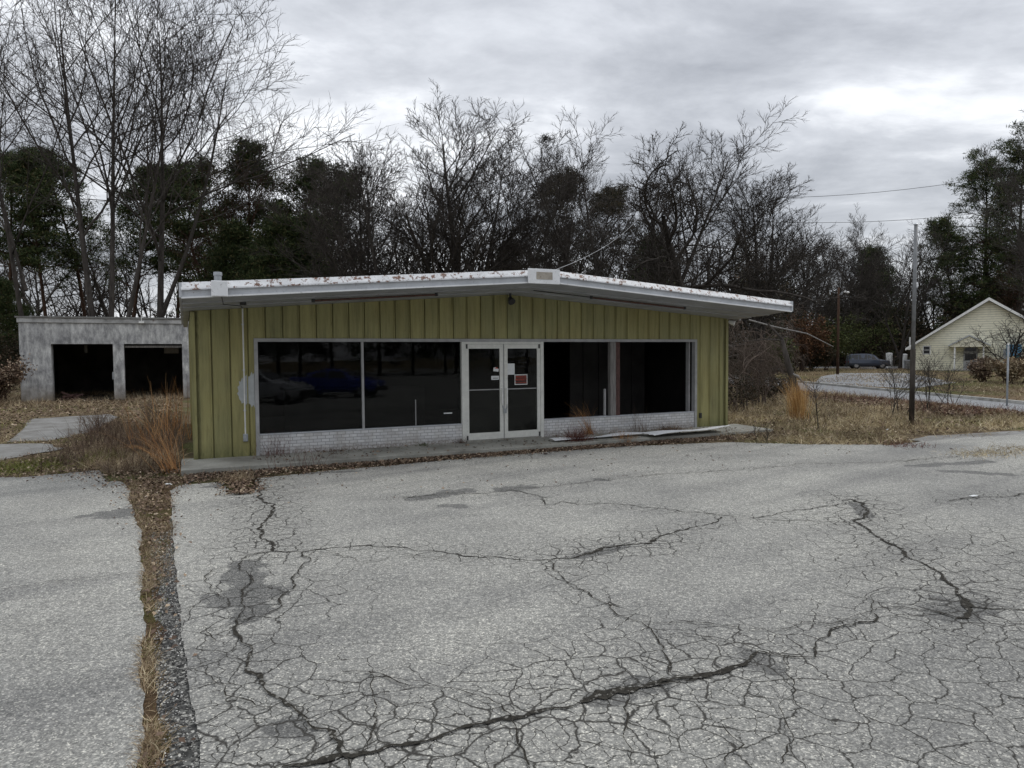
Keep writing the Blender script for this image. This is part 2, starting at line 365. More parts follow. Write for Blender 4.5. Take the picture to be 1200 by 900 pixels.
def glass(name, tint, dirt, bump=.0):
    t = NT(name); t.t.nodes.remove(t.b)
    tr = t.node('ShaderNodeBsdfTransparent'); tr.inputs[0].default_value = c4(tint)
    gl = t.node('ShaderNodeBsdfGlossy'); gl.inputs['Roughness'].default_value = .015; gl.inputs[0].default_value = (1, 1, 1, 1)
    n = t.noise(1.4, 3, .5, t.map((1, 1, 4)))
    bp = t.bump(n, bump, .03)
    fr = t.node('ShaderNodeFresnel'); fr.inputs['IOR'].default_value = 1.5
    if bump: t.L(bp, gl.inputs['Normal']); t.L(bp, fr.inputs['Normal'])
    m1 = t.node('ShaderNodeMixShader'); t.L(t.math('MULTIPLY', fr.outputs[0], .42), m1.inputs[0]); t.L(tr.outputs[0], m1.inputs[1]); t.L(gl.outputs[0], m1.inputs[2])
    df = t.node('ShaderNodeBsdfDiffuse'); df.inputs[0].default_value = (.13, .135, .12, 1)
    m2 = t.node('ShaderNodeMixShader'); dn = t.noise(2.2, 6, .7, t.map((1, 1, .6)))
    t.L(t.math('MULTIPLY', t.ramp(dn, [(.3, (.2,) * 3), (.7, (1,) * 3)]), dirt), m2.inputs[0]); t.L(m1.outputs[0], m2.inputs[1]); t.L(df.outputs[0], m2.inputs[2])
    t.L(m2.outputs[0], t.out.inputs[0]); return t.m
M['glass'] = glass('shop_glass', (.6, .62, .62), .008, .018)
M['glass_clean'] = glass('dark_glass', (.5, .52, .52), .03, .05)
M['glass_door_low'] = glass('dusty_door_glass', (.45, .47, .46), .14, .05)
def pane_mat(name, col): return mat(name, col, .12, .2, 2, spec=.6)
M['dark_pane'] = pane_mat('dark_pane', (.02, .022, .025))
M['paper'] = mat('paper', (.68, .7, .7), .8, .08, 20)
M['white'] = mat('white_paint', (.78, .78, .76), .6, .1, 6)
M['red_ink'] = mat('red_ink', (.45, .06, .03), .6, .2, 20)
M['sign_black'] = mat('sign_black', (.03, .015, .012), .6, .2, 20)
M['black_ink'] = mat('black_ink', (.02, .02, .02), .7, .1, 20)
def bark(name, lo, hi, sc_=6):
    t = NT(name); n = t.noise(sc_, 6, .7, t.map((1, 1, .25))); c = t.ramp(n, [(.3, lo), (.7, hi)])
    return t.fin(c, .95, t.bump(n, .6, .03), spec=.08)
M['bark'] = bark('bark_grey_brown', (.033, .029, .026), (.095, .084, .075))
M['bark_red'] = bark('bark_reddish', (.035, .022, .016), (.1, .062, .044))
M['bark_dark'] = bark('bark_dark', (.026, .023, .02), (.075, .066, .058))
M['tan_stem'] = bark('tan_stems', (.09, .065, .048), (.26, .2, .15), 12)
M['vine'] = bark('vine_stems', (.055, .042, .035), (.17, .135, .11), 12)
M['needles'] = leafmat('pine_needles', [(0, (.018, .03, .012)), (.5, (.042, .062, .022)), (.85, (.075, .09, .032)), (1, (.12, .095, .045))])
M['needles_brown'] = leafmat('brown_needles', [(0, (.022, .026, .013)), (.5, (.045, .045, .022)), (1, (.09, .062, .035))])
M['woods_leaf'] = leafmat('woodland_leaves', [(0, (.014, .016, .01)), (.4, (.034, .036, .02)), (.75, (.065, .05, .03)), (1, (.11, .075, .05))], noise_scale=.12)
M['shrub_green'] = leafmat('shrub_green_leaves', [(0, (.02, .03, .01)), (.5, (.06, .075, .022)), (1, (.12, .13, .05))])
M['shrub_rust'] = leafmat('shrub_rust_leaves', [(0, (.04, .02, .012)), (.5, (.11, .055, .03)), (1, (.17, .09, .045))])
M['litter'] = leafmat('fallen_leaves', [(0, (.05, .034, .026)), (.35, (.115, .078, .056)), (.7, (.2, .14, .1)), (.93, (.33, .25, .17)), (1, (.48, .4, .3))])
M['straw'] = leafmat('dry_grass', [(0, (.15, .11, .06)), (.4, (.37, .29, .165)), (.8, (.58, .48, .3)), (1, (.7, .62, .44))], noise_scale=.5)
M['straw_left'] = leafmat('dry_weeds', [(0, (.13, .09, .06)), (.4, (.29, .21, .135)), (.8, (.46, .37, .235)), (1, (.6, .52, .36))], noise_scale=.6)
M['broom'] = leafmat('broomsedge', [(0, (.2, .09, .035)), (.5, (.4, .2, .08)), (1, (.58, .34, .15))])
M['gold'] = leafmat('golden_grass', [(0, (.26, .13, .045)), (.5, (.52, .31, .12)), (1, (.72, .52, .26))])
M['redweed'] = leafmat('red_weed', [(0, (.05, .02, .018)), (.6, (.13, .05, .04)), (1, (.22, .11, .08))])
M['green_grass'] = leafmat('green_grass', [(0, (.06, .075, .015)), (.5, (.14, .16, .035)), (1, (.26, .26, .08))])
M['stem'] = leafmat('weed_stems', [(0, (.05, .03, .025)), (.6, (.12, .08, .06)), (1, (.25, .18, .13))])

# ------------------------------------------------------------------ ground, pavements, road
rng = np.random.default_rng(11)
g = MB()
g.add([(-400, -200, -.03), (400, -200, -.03), (400, 500, -.03), (-400, 500, -.03)], [(0, 1, 2, 3)])
tag(g.build('ground', M['ground'], recalc=False), kind='structure')

# main cracks, as (photo pixel, photo pixel) chains carried onto the ground
CR = []   # (points, width m)
def crk(w, *pts): CR.append(([ground(*p) for p in pts], w))
crk(.05, (302, 562), (308, 588), (316, 606), (309, 632), (320, 646))
crk(.022, (320, 646), (356, 647), (384, 643), (416, 640), (480, 643), (508, 646), (584, 653), (640, 656), (680, 654))
crk(.05, (672, 654), (704, 643), (732, 639), (762, 637), (772, 630))
crk(.024, (772, 630), (794, 622), (824, 616), (846, 606))
crk(.02, (470, 583), (556, 579), (600, 574), (616, 578), (632, 582), (642, 592))
crk(.016, (616, 573), (656, 569), (688, 565), (740, 559), (780, 555), (840, 552), (912, 547), (960, 543), (1000, 542), (1060, 540))
crk(.018, (656, 588), (704, 590), (752, 595), (800, 600), (846, 604), (880, 607), (932, 610), (968, 612), (1002, 613))
crk(.018, (880, 607), (920, 600), (960, 594), (992, 591), (996, 585))
crk(.05, (996, 585), (1012, 590), (1018, 600), (1002, 612))
crk(.04, (1002, 612), (1024, 626), (1044, 638), (1060, 650), (1080, 660), (1104, 674), (1122, 690), (1132, 704))
crk(.07, (1132, 702), (1136, 716), (1120, 726))
crk(.02, (1136, 712), (1160, 714), (1200, 715), (1260, 716))
crk(.016, (640, 656), (648, 668), (660, 678), (676, 690), (696, 702), (716, 710), (724, 722), (752, 730), (768, 746), (776, 764), (786, 780), (784, 792))
crk(.05, (330, 900), (380, 892), (424, 884), (460, 874), (500, 870), (540, 854))
crk(.045, (540, 854), (572, 848), (604, 842), (640, 832), (680, 824))
crk(.085, (680, 824), (704, 816), (740, 810), (772, 800))
crk(.045, (772, 800), (824, 792), (860, 784), (880, 774), (888, 764))
crk(.022, (888, 764), (920, 770), (956, 772), (958, 752), (976, 738), (1024, 730), (1020, 718), (1052, 712), (1080, 716), (1120, 724))
crk(.03, (880, 774), (840, 790), (800, 800), (740, 806))
crk(.03, (276, 728), (276, 744), (296, 764), (288, 788), (308, 806), (332, 822), (352, 838), (384, 856), (400, 872), (410, 900))
crk(.02, (320, 646), (290, 652), (280, 668), (286, 690), (276, 728))
crk(.02, (356, 647), (350, 668), (330, 700), (330, 712), (300, 724), (276, 728))
crk(.012, (282, 664), (250, 668), (240, 676), (246, 692), (262, 704))
crk(.009, (0, 692), (60, 682), (108, 678), (168, 670))
crk(.012, (752, 730), (784, 732), (840, 734), (876, 739), (916, 739), (940, 730), (992, 728), (1024, 730))
crk(.009, (976, 692), (1008, 702), (1032, 708))
crk(.03, (1060, 541), (1088, 538), (1128, 535))
crk(.028, (1112, 588), (1152, 583), (1200, 579), (1260, 574))
crk(.012, (400, 790), (432, 789), (456, 796), (480, 806), (512, 806), (548, 814), (572, 820), (588, 828), (600, 842))
crk(.014, (424, 884), (440, 850), (436, 820), (432, 789)); crk(.014, (600, 842), (606, 866), (620, 900))
crk(.014, (736, 812), (736, 840), (730, 866), (740, 900)); crk(.012, (356, 647), (420, 660), (470, 652), (540, 657), (584, 653))
crk(.01, (300, 724), (240, 740), (232, 770), (250, 800), (300, 830), (340, 834)); crk(.012, (888, 764), (850, 752), (800, 744), (768, 746))
crk(.012, (846, 852), (872, 876), (850, 900)); crk(.009, (1132, 704), (1100, 690), (1060, 690), (1020, 700), (992, 728))
crk(.010, (920, 770), (930, 800), (912, 830), (930, 870), (915, 900))

def seg_dist(P, a, b):
    a = np.array(a); b = np.array(b); ab = b - a; t = np.clip(((P - a) @ ab) / (ab @ ab + 1e-9), 0, 1)
    return np.linalg.norm(P - (a + t[:, None] * ab), axis=1)
def lot_grid(name, us, vs, inside, material, zone, edge):
    uu, vv = np.meshgrid(us, vs); uu = uu + (edge(vv) if edge else 0); P = np.array([BX, BY]) + uu.ravel()[:, None] * U + vv.ravel()[:, None] * N
    nu, nv = len(us), len(vs)
    i = np.arange(nu * nv).reshape(nv, nu)
    q = np.stack([i[:-1, :-1], i[:-1, 1:], i[1:, 1:], i[1:, :-1]], -1).reshape(-1, 4)
    keep = inside(uu.ravel(), vv.ravel()); q = q[keep[q].all(1)]
    used = np.unique(q); rm = -np.ones(nu * nv, int); rm[used] = np.arange(len(used))
    V = np.c_[P[used], np.zeros(len(used))]
    o = np_mesh(name, V, rm[q], material)
    a = o.data.attributes.new('crack', 'FLOAT', 'POINT'); a.data.foreach_set('value', zone(V[:, :2]).astype(np.float32))
    a = o.data.attributes.new('worn', 'FLOAT', 'POINT'); a.data.foreach_set('value', worn(V[:, :2]).astype(np.float32))
    return tag(o, kind='structure')
WORN = [((268, 700), (318, 692), .34), ((287, 664), (292, 716), .34), ((488, 584), (548, 575), .34), ((592, 574), (616, 570), .36), ((520, 593), (540, 593), .2), ((696, 561), (712, 563), .16), ((250, 570), (288, 570), .26),
        ((1118, 718), (1142, 708), .4), ((700, 818), (766, 803), .2), ((676, 653), (730, 641), .16), ((1004, 590), (1016, 606), .18), ((1070, 546), (1160, 541), .3), ((1110, 552), (1180, 556), .3), ((130, 603), (168, 598), .62), ((328, 848), (360, 860), .16), ((240, 560), (420, 552), .16), ((880, 768), (900, 780), .2)]
def worn(P):
    z = np.zeros(len(P))
    for a, b, r_ in WORN: z = np.maximum(z, np.clip(1.0 - .5 * seg_dist(P, ground(*a), ground(*b)) / r_, 0, 1) * .95)
    return z * (z > .02)
def wob(x, k, s_): return np.sin(x * k + s_) * .5 + np.sin(x * k * 2.7 + s_ * 3) * .3 + np.sin(x * k * 6.1 + s_ * 5) * .2
def zone_main(P):
    z = np.zeros(len(P))
    for pts, w in CR:
        rad = .22 + w * 9; amp = min(1, .35 + w * 14)
        if w < .0125: rad, amp = .25, .35
        for a, b in zip(pts[:-1], pts[1:]):
            if min(a[1], b[1]) > 30: continue
            d = seg_dist(P, a, b); z = np.maximum(z, amp * np.exp(-(d / rad) ** 2))
    blobs = [(1010, 612, .9, .8), (1090, 660, 1.1, .8), (1150, 690, 1.0, .9), (1180, 650, 1.2, .75), (300, 700, .75, .85), (270, 780, .6, .8), (340, 860, .8, .95), (250, 860, .5, .9),
             (480, 850, .5, .9), (430, 870, .5, .95), (700, 860, .6, .75), (860, 820, .8, .8), (1000, 800, .9, .62), (1100, 850, .9, .66), (950, 870, .6, .62), (1150, 780, 1.0, .6), (570, 890, .4, .8), (820, 760, .6, .6), (1000, 740, .6, .7), (1180, 545, 1.2, .5)]
    for px, py, r_, a_ in blobs:
        c = np.array(ground(px, py)); d = np.linalg.norm(P - c, axis=1); z = np.maximum(z, a_ * np.exp(-(d / (r_ * 1.4)) ** 2))
    return z
fine_u = np.concatenate([np.arange(0, 14, .09), np.arange(14, 24, .16), np.arange(24, 90, 3.)])
fine_v = np.concatenate([np.arange(-80, -17, 3.), np.arange(-17, -3.2, .09), np.arange(-3.2, -1.5, .05)])
def in_main(u, v):
    top = np.interp(u, [-1, 0, 2, 6, 9, 11.4, 12.6, 14.3, 15.3, 18.9, 24, 60], [-2.25, -2.25, -1.95, -1.6, -1.7, -2.2, -3.3, -4.3, -4.1, -4.4, -5.2, -14])
    notch = ((u - .62) / .2) ** 2 + ((v + 2.5) / (.9)) ** 2 < 1     # weeds growing where the crack meets the slab
    return (v < top + .05 * wob(u, 3, 1)) & ~notch
def edge_r(v): return np.interp(v, [-80, -11, -9.3, -6.7, -4, -2.7, -1.8], [-.1, -.11, -.2, -.29, -.36, -.39, -.15]) + .014 * wob(v, 6, 2)
def edge_l(v): return np.interp(v, [-80, -10.8, -8.4, -5.25, -4.1, -2.3, -1.2, 0], [-.4, -.4, -.5, -.68, -.83, -1.0, -1.15, -1.45]) + .03 * wob(v, 4, 5)
lot_grid('parking_lot', fine_u, fine_v, in_main, M['asphalt'], zone_main, edge_r)
def in_pad(u, v):
    top = np.interp(u, [-60, -3.4, -2.7, -2.0, -1.6, -1.45, -1.3], [.5, .16, -.05, .05, .2, -.5, -1.3])
    return v < top + .05 * wob(u, 4, 3)
lot_grid('paved_apron', np.concatenate([np.arange(-60, -8, 2.), np.arange(-8, .01, .08)]), np.concatenate([np.arange(-80, -13, 3.), np.arange(-13, .6, .08)]), in_pad, M['asphalt_pad'],
         lambda P: np.full(len(P), .0), edge_l)

def sheet(name, pts, mat_, z, kind='structure', jitter=0, n=1):
    P = []
    for i, p in enumerate(pts):
        q = pts[(i + 1) % len(pts)]
        for k in range(n):
            t = k / n; x = p[0] + (q[0] - p[0]) * t; y = p[1] + (q[1] - p[1]) * t
            P.append((x + random.uniform(-jitter, jitter), y + random.uniform(-jitter, jitter), z))
    o = MB().add(P, [tuple(range(len(P)))]).build(name, mat_, recalc=False)
    if o.data.polygons[0].normal.z < 0: o.data.flip_normals()
    return tag(o, kind=kind)
def G(*ps): return [ground(*p) for p in ps]
# crack ribbons
V, Q = [], []
rr = random.Random(3)
for ci_, (pts, w) in enumerate(CR):
    P = [np.array(p) for p in pts]
    for it in range(5):
        n_ = [P[0]]
        for a, b in zip(P[:-1], P[1:]):
            d = b - a; l = np.linalg.norm(d)
            if l > .07:
                nrm = np.array([-d[1], d[0]]) / (l + 1e-9); n_.append((a + b) / 2 + nrm * rr.gauss(0, .085) * l)
            n_.append(b)
        P = n_
    base = len(V); m_ = len(P)
    w = w * .62
    for i, p in enumerate(P):
        d = P[min(i + 1, m_ - 1)] - P[max(i - 1, 0)]; d = d / (np.linalg.norm(d) + 1e-9); nrm = np.array([-d[1], d[0]])
        ww = w * .5 * (.45 + 1.0 * abs(math.sin(i * .31 + w * 300) * math.sin(i * .13 + 1)) + rr.uniform(0, .5)) * min(1, (i + 2) / 4, (m_ - i + 1) / 4) * (1 + .35 * math.sin(i * 1.9))
        a, b = p + nrm * ww * rr.uniform(.7, 1.3), p - nrm * ww * rr.uniform(.7, 1.3)
        zz_ = .004 + .0004 * ci_; V += [(a[0], a[1], zz_), (b[0], b[1], zz_)]
        if i: Q.append((base + 2 * i - 2, base + 2 * i - 1, base + 2 * i + 1, base + 2 * i))
o = MB().add(V, Q).build('pavement_cracks', M['crack'], recalc=False); tag(o, kind='structure')
def blob_sheet(name, px_poly, mat_, z, jit): return sheet(name, G(*px_poly), mat_, z, jitter=jit, n=6)
# strip of soil, moss and gravel between the two pavements
def strip(name, ul, ur, mat_, z):
    vs = np.linspace(-16, -1.2, 90); P = []
    for v in vs: P.append(Bw(ul(v) + .02 * math.sin(v * 9), v))
    for v in vs[::-1]: P.append(Bw(ur(v) + .02 * math.sin(v * 7 + 1), v))
    n = len(P); vsx = [(p[0], p[1], z) for p in P]
    fs = [(i, n - 1 - i, n - 2 - i, i + 1) for i in range(n // 2 - 1)]
    return tag(MB().add(vsx, fs).build(name, mat_), kind='structure')
strip('gravel_strip', lambda v: edge_l(v) - .1, lambda v: edge_r(v) + .1, M['gravel'], -.014)
strip('moss_strip', lambda v: edge_l(v) - .1, lambda v: edge_l(v) + (edge_r(v) - edge_l(v)) * np.interp(v, [-12, -8.5, -7, -6, -4], [.32, .38, .55, .85, 1.1]) + .03 * math.sin(v * 4), M['moss'], -.008)
# garden and road surfaces beyond
sheet('garage_drive', G((12, 517), (40, 490), (128, 485), (140, 489), (104, 506), (58, 516)), M['oldroad'], -.016, jitter=.12, n=4)
sheet('garage_path', G((-60, 545), (-40, 520), (50, 519), (72, 525), (30, 534), (-10, 541)), M['oldroad'], -.012, jitter=.1, n=4)
sheet('road', [(19.5, 8), (19.9, 28), (19.6, 50), (19, 66), (18, 120), (12, 120), (12.6, 60), (13.9, 40), (16.6, 27), (17.6, 8)], M['road'], -.02, n=3)
k = MB(); kp = [(19.5, 8), (19.9, 28), (19.6, 50), (19, 66), (18, 120)]
for a, b in zip(kp[:-1], kp[1:]):
    k.add([(a[0], a[1], -.03), (b[0], b[1], -.03), (b[0] + .2, b[1], -.03), (a[0] + .2, a[1], -.03), (a[0], a[1], .1), (b[0], b[1], .1), (b[0] + .2, b[1], .1), (a[0] + .2, a[1], .1)],
          [(0, 1, 5, 4), (2, 3, 7, 6), (4, 5, 6, 7)])
tag(k.build('kerb', M['kerb']), kind='structure')
sheet('lawn', [(20.1, 8), (20.1, 28), (19.8, 50), (19.3, 66), (18.3, 130), (140, 130), (140, 8)], M['lawn'], -.022)
sheet('driveway', G((952, 452), (962, 441), (985, 437), (1062, 437), (1120, 448), (1070, 455), (1010, 452)), M['road'], -.012, n=2)
sheet('driveway', [(40, 96), (38, 88), (44, 84), (52, 84), (52, 96)], M['road'], -.010)
# concrete walk in front of the shop
sl = MB(); sl.prism([Bw(-.25, .2), Bw(-.25, -1.28), Bw(13.6, -1.34), Bw(13.75, .2)], -.05, .1, 'z')
tag(sl.build('sidewalk', M['slab'], bevel=.015), kind='structure')

# ------------------------------------------------------------------ the shop
shop = empty('shop_building', (BX, BY, .1), TH, 'long low vacant shop with olive green ribbed walls and a shallow white-edged gable roof', 'building')
W_, DEP = 13.24, 9.0
def zb(u): return float(np.interp(u, [-.17, 6.68, 13.6], [2.955, 3.47, 2.985]))
def ribbed(u0, u1, z0f, z1f, step=.333, thick=.12):
    """ribbed sheet siding: flat pans with a groove and a raised lip at every joint"""
    xs = [u0]; y = [0.0]; k = math.floor(u0 / step + 1e-6) + 1
    while k * step < u1 - .03:
        c = k * step; xs += [c - .035, c - .028, c - .012, c - .008, c + .012, c + .016, c + .028, c + .034]; y += [0, -.016, -.016, .036, .036, -.004, -.004, 0]; k += 1
    xs.append(u1); y.append(0.0); m = MB(); n = len(xs)
    m.add([(a, b, z0f(a)) for a, b in zip(xs, y)] + [(a, b, z1f(a)) for a, b in zip(xs, y)] + [(a, thick, z0f(a)) for a in xs] + [(a, thick, z1f(a)) for a in xs],
          [(i, i + 1, n + i + 1, n + i) for i in range(n - 1)] + [(2 * n + i + 1, 2 * n + i, 3 * n + i, 3 * n + i + 1) for i in range(n - 1)]
          + [(i + 1, i, 2 * n + i, 2 * n + i + 1) for i in range(n - 1)] + [(n + i, n + i + 1, 3 * n + i + 1, 3 * n + i) for i in range(n - 1)]
          + [(0, n, 3 * n, 2 * n), (n - 1, 3 * n - 1, 4 * n - 1, 2 * n - 1)])
    return m
wall = ribbed(0, 1.11, lambda u: 0, lambda u: zb(u) - .10)
w2 = ribbed(1.11, 12.20, lambda u: 2.345, lambda u: zb(u) - .10); wall.add(w2.v, w2.f)
w3 = ribbed(12.20, W_, lambda u: 0, lambda u: zb(u) - .10); wall.add(w3.v, w3.f)
wall.build('front_wall', M['siding'], shop)
sw = ribbed(0, DEP, lambda u: 0, lambda u: 2.88)      # side walls, turned a quarter
a = sw.build('side_wall', M['siding'], shop); a.rotation_euler = (0, 0, R(-90)); a.location = (-.002, DEP, 0)
b = sw.build('side_wall', M['siding'], shop); b.rotation_euler = (0, 0, R(90)); b.location = (W_ + .002, 0, 0)
bw = MB(); bw.prism([(0, 0), (W_, 0), (W_, zb(W_) - .12), (6.68, 3.34), (0, zb(0) - .12)], DEP - .1, DEP, 'y'); bw.build('back_wall', M['siding'], shop)
# corner trims
for x0, x1 in ((-.03, .05), (W_ - .05, W_ + .03)):
    MB().box(x0, x1, -.03, .03, 0, zb((x0 + x1) / 2) - .13).build('corner_trim', M['siding'], shop)
# roof and its edge
us = [-.17, 6.68, 13.6]
rf = MB(); rf.prism([(-.15, 3.08), (6.68, 3.59), (13.58, 3.10), (13.58, 3.23), (6.68, 3.715), (-.15, 3.2)], -1.84, DEP + .4, 'y')
roof = rf.build('roof', M['roof'], shop)
def run(profile, us_, mt, name, nsub=1):
    m = MB(); n = len(profile); U_ = []
    for a, b in zip(us_[:-1], us_[1:]):
        for k_ in range(nsub): U_.append(a + (b - a) * k_ / nsub)
    U_.append(us_[-1])
    for u in U_: m.v += [(u, p[0], zb(u) + p[1]) for p in profile]
    for i in range(len(U_) - 1):
        for k_ in range(n): m.f.append((i * n + k_, i * n + (k_ + 1) % n, (i + 1) * n + (k_ + 1) % n, (i + 1) * n + k_))
    m.f.append(tuple(range(n))); e_ = (len(U_) - 1) * n; m.f.append(tuple(e_ + k_ for k_ in range(n - 1, -1, -1)))
    return m.build(name, mt, roof)
run([(-1.92, 0), (-1.86, 0), (-1.86, .028), (-1.92, .028)], us, M['fascia_lip'], 'fascia_lip')
run([(-1.895, .03), (-1.845, .03), (-1.845, .15), (-1.895, .15)], us, M['fascia'], 'fascia_board')
run([(-1.94, .135), (-1.9, .152), (-1.845, .152), (-1.78, .272), (-1.86, .272), (-1.935, .16)], us, M['fascia_top'], 'gravel_stop', 8)
for ux in (-.20, 13.585):
    MB().prism([(-1.92, zb(ux) + .02), (DEP + .42, zb(ux) + .02), (DEP + .42, zb(ux) + .27), (-1.92, zb(ux) + .265)], ux, ux + .045, 'x').build('eave_board', M['fascia'], roof)
# soffit: panels under the overhang in strips
so = MB()
for a_, b_ in ((-.15, 6.68), (6.68, 13.58)):
    for va, vb, da, db_ in ((-1.86, -1.2, .035, -.03), (-1.2, -.55, -.045, -.06), (-.55, .06, -.075, -.10)):
        so.add([(a_, va, zb(a_) + da), (b_, va, zb(b_) + da), (b_, vb, zb(b_) + db_), (a_, vb, zb(a_) + db_), (a_, va, zb(a_) + da + .02), (b_, va, zb(b_) + da + .02), (b_, vb, zb(b_) + db_ + .02), (a_, vb, zb(a_) + db_ + .02)],
               [(0, 3, 2, 1), (4, 5, 6, 7), (0, 1, 5, 4), (2, 3, 7, 6), (0, 4, 7, 3), (1, 2, 6, 5)])
so.build('soffit', M['soffit'], shop)
for ux, uy in ((-.15, -.03), (13.27, 13.58)):   # side soffits
    MB().box(ux, uy, .06, DEP + .4, 2.9, 2.96).build('soffit', M['soffit'], shop)
# ridge plate over the middle of the front
pb = MB().box(6.24, 6.97, -1.985, -1.945, 3.43, 3.735).build('ridge_plate', M['fascia_lip'], shop, bevel=.006)
MB().box(6.42, 6.79, -1.992, -1.986, 3.52, 3.67).build('plate_panel', M['plate'], pb)
# roof vent and the junction box below it
vp = MB(); vp.tube([(.42, -1.5, 3.2), (.42, -1.5, 3.44)], .062, 14); vp.tube([(.42, -1.5, 3.2), (.42, -1.5, 3.28)], [.11, .07], 14); vp.tube([(.42, -1.5, 3.40), (.42, -1.5, 3.46)], [.075, .07], 14)
vp.build('roof_vent', M['galv'], shop, smooth=False)
MB().box(.29, .55, -2.03, -1.945, 3.0, 3.262).build('junction_box', M['fascia_lip'], shop, bevel=.01)
MB().tube([(.45, -1.96, 3.02), (.5, -1.5, 2.90), (.85, -.6, 2.94), (.915, -.05, 2.93)], .008, 5).build('cable', M['dark_metal'], shop)
MB().tube([(.86, -1.0, 3.0), (.86, -1.0, 2.93)], .06, 10).build('lamp_socket', M['dark_metal'], shop)
# conduit down the left wall
cp = MB().tube([(.915, -.045, 2.93), (.915, -.045, .45)], .014, 8).build('conduit', M['white_pipe'], shop)
for z_ in (2.6, 1.7, .9): MB().box(.89, .94, -.035, -.0, z_, z_ + .03).build('pipe_clip', M['galv'], cp)
MB().box(.87, .96, -.085, -.0, .30, .45).build('outlet_box', M['galv'], shop, bevel=.01)
MB().box(12.29, 12.35, -.06, -.0, .24, .38).build('outlet_box', M['dark_metal'], shop, bevel=.008)
# bare primer patch beside the window
MB().prism([(.82, 1.14), (.85, 1.10), (.86, 1.05), (.90, 1.07), (.93, 1.01), (.97, 1.06), (1.02, 1.03), (1.05, .97), (1.08, 1.02), (1.108, .95), (1.108, 1.66), (1.08, 1.62), (1.06, 1.68), (1.03, 1.60), (1.0, 1.58), (.97, 1.63), (.93, 1.58), (.90, 1.54), (.88, 1.57), (.85, 1.48), (.82, 1.5), (.83, 1.42), (.79, 1.38), (.81, 1.3), (.78, 1.25), (.81, 1.2)], -.008, -.003, 'y').build('primer_patch', M['bare_grey'], shop)
# fluorescent strips and floodlight under the soffit
def strip_light(u0, v0, u1, v1, dz):
    a_, b_ = Vector((u0, v0, zb(u0) + dz)), Vector((u1, v1, zb(u1) + dz))
    t = MB().tube([a_, b_], .022, 6).build('strip_light', M['rust'], shop)
    for p in (a_, b_): MB().tube([p + Vector((0, 0, -.03)), p + Vector((0, 0, .05))], .035, 8).build('end_bracket', M['dark_metal'], t)
strip_light(2.12, -1.0, 4.6, -1.0, -.085); strip_light(8.33, -1.0, 11.0, -1.0, -.085)
MB().tube([(6.9, -.9, zb(6.9) - .06), (8.3, -1.0, zb(8.3) - .08)], .01, 5).build('cable', M['dark_metal'], shop)
fl = MB().tube([(6.66, -.2, 3.38), (6.66, -.2, 3.26)], .03, 8); fl.tube([(6.66, -.18, 3.27), (6.66, -.28, 3.18)], [.05, .09], 12)
fl.build('floodlight', M['dark_metal'], shop)
fl = MB().tube([(W_ + .03, .1, 2.84), (W_ + .12, .02, 2.82)], .02, 6); fl.tube([(W_ + .1, .04, 2.83), (W_ + .2, -.08, 2.78)], [.04, .075], 12)
fl.build('side_floodlight', M['white'], shop)

# shop front: grey outer frame
fr = MB().box(1.112, 12.20, -.035, .10, 2.275, 2.342)
fr.box(1.112, 1.182, -.035, .10, 0, 2.274).box(12.13, 12.20, -.035, .10, 0, 2.274)
fr.build('window_frame', M['frame'], shop)
def kneewall(x0, x1):
    o_ = MB().box(x0, x1, -.012, .14, 0, .40).build('brick_base', M['brick'], shop)
    MB().box(x0, x1, -.022, .15, .402, .425).build('sill', M['fascia'], o_)
kneewall(1.184, 5.515); kneewall(7.605, 12.128)
def pane(x0, x1, z0, z1, mt, y=.05, parent=shop, name='glass_pane'):
    return MB().box(x0, x1, y - .003, y + .003, z0, z1).build(name, mt, parent)
pane(1.184, 3.255, .427, 2.273, M['glass']); pane(3.305, 5.513, .427, 2.273, M['glass'])
MB().box(3.257, 3.303, -.01, .09, .427, 2.273).build('mullion', M['frame'], shop)
MB().box(4.44, 4.455, .03, .07, .427, 1.0).build('bracket', M['frame'], shop)
# right-hand bays have lost their glass; a weathered post stands between them
MB().box(9.50, 9.66, .0, .12, .427, 2.273).build('post', M['post_wood'], shop)
MB().box(9.663, 9.80, .03, .14, .427, 2.273).build('post', M['post_red'], shop)
MB().box(9.36, 9.40, .06, .12, .427, 1.1).build('broken_stop', M['frame'], shop)
MB().box(12.03, 12.07, .1, .22, .427, 2.273).build('inner_stop', M['frame'], shop)
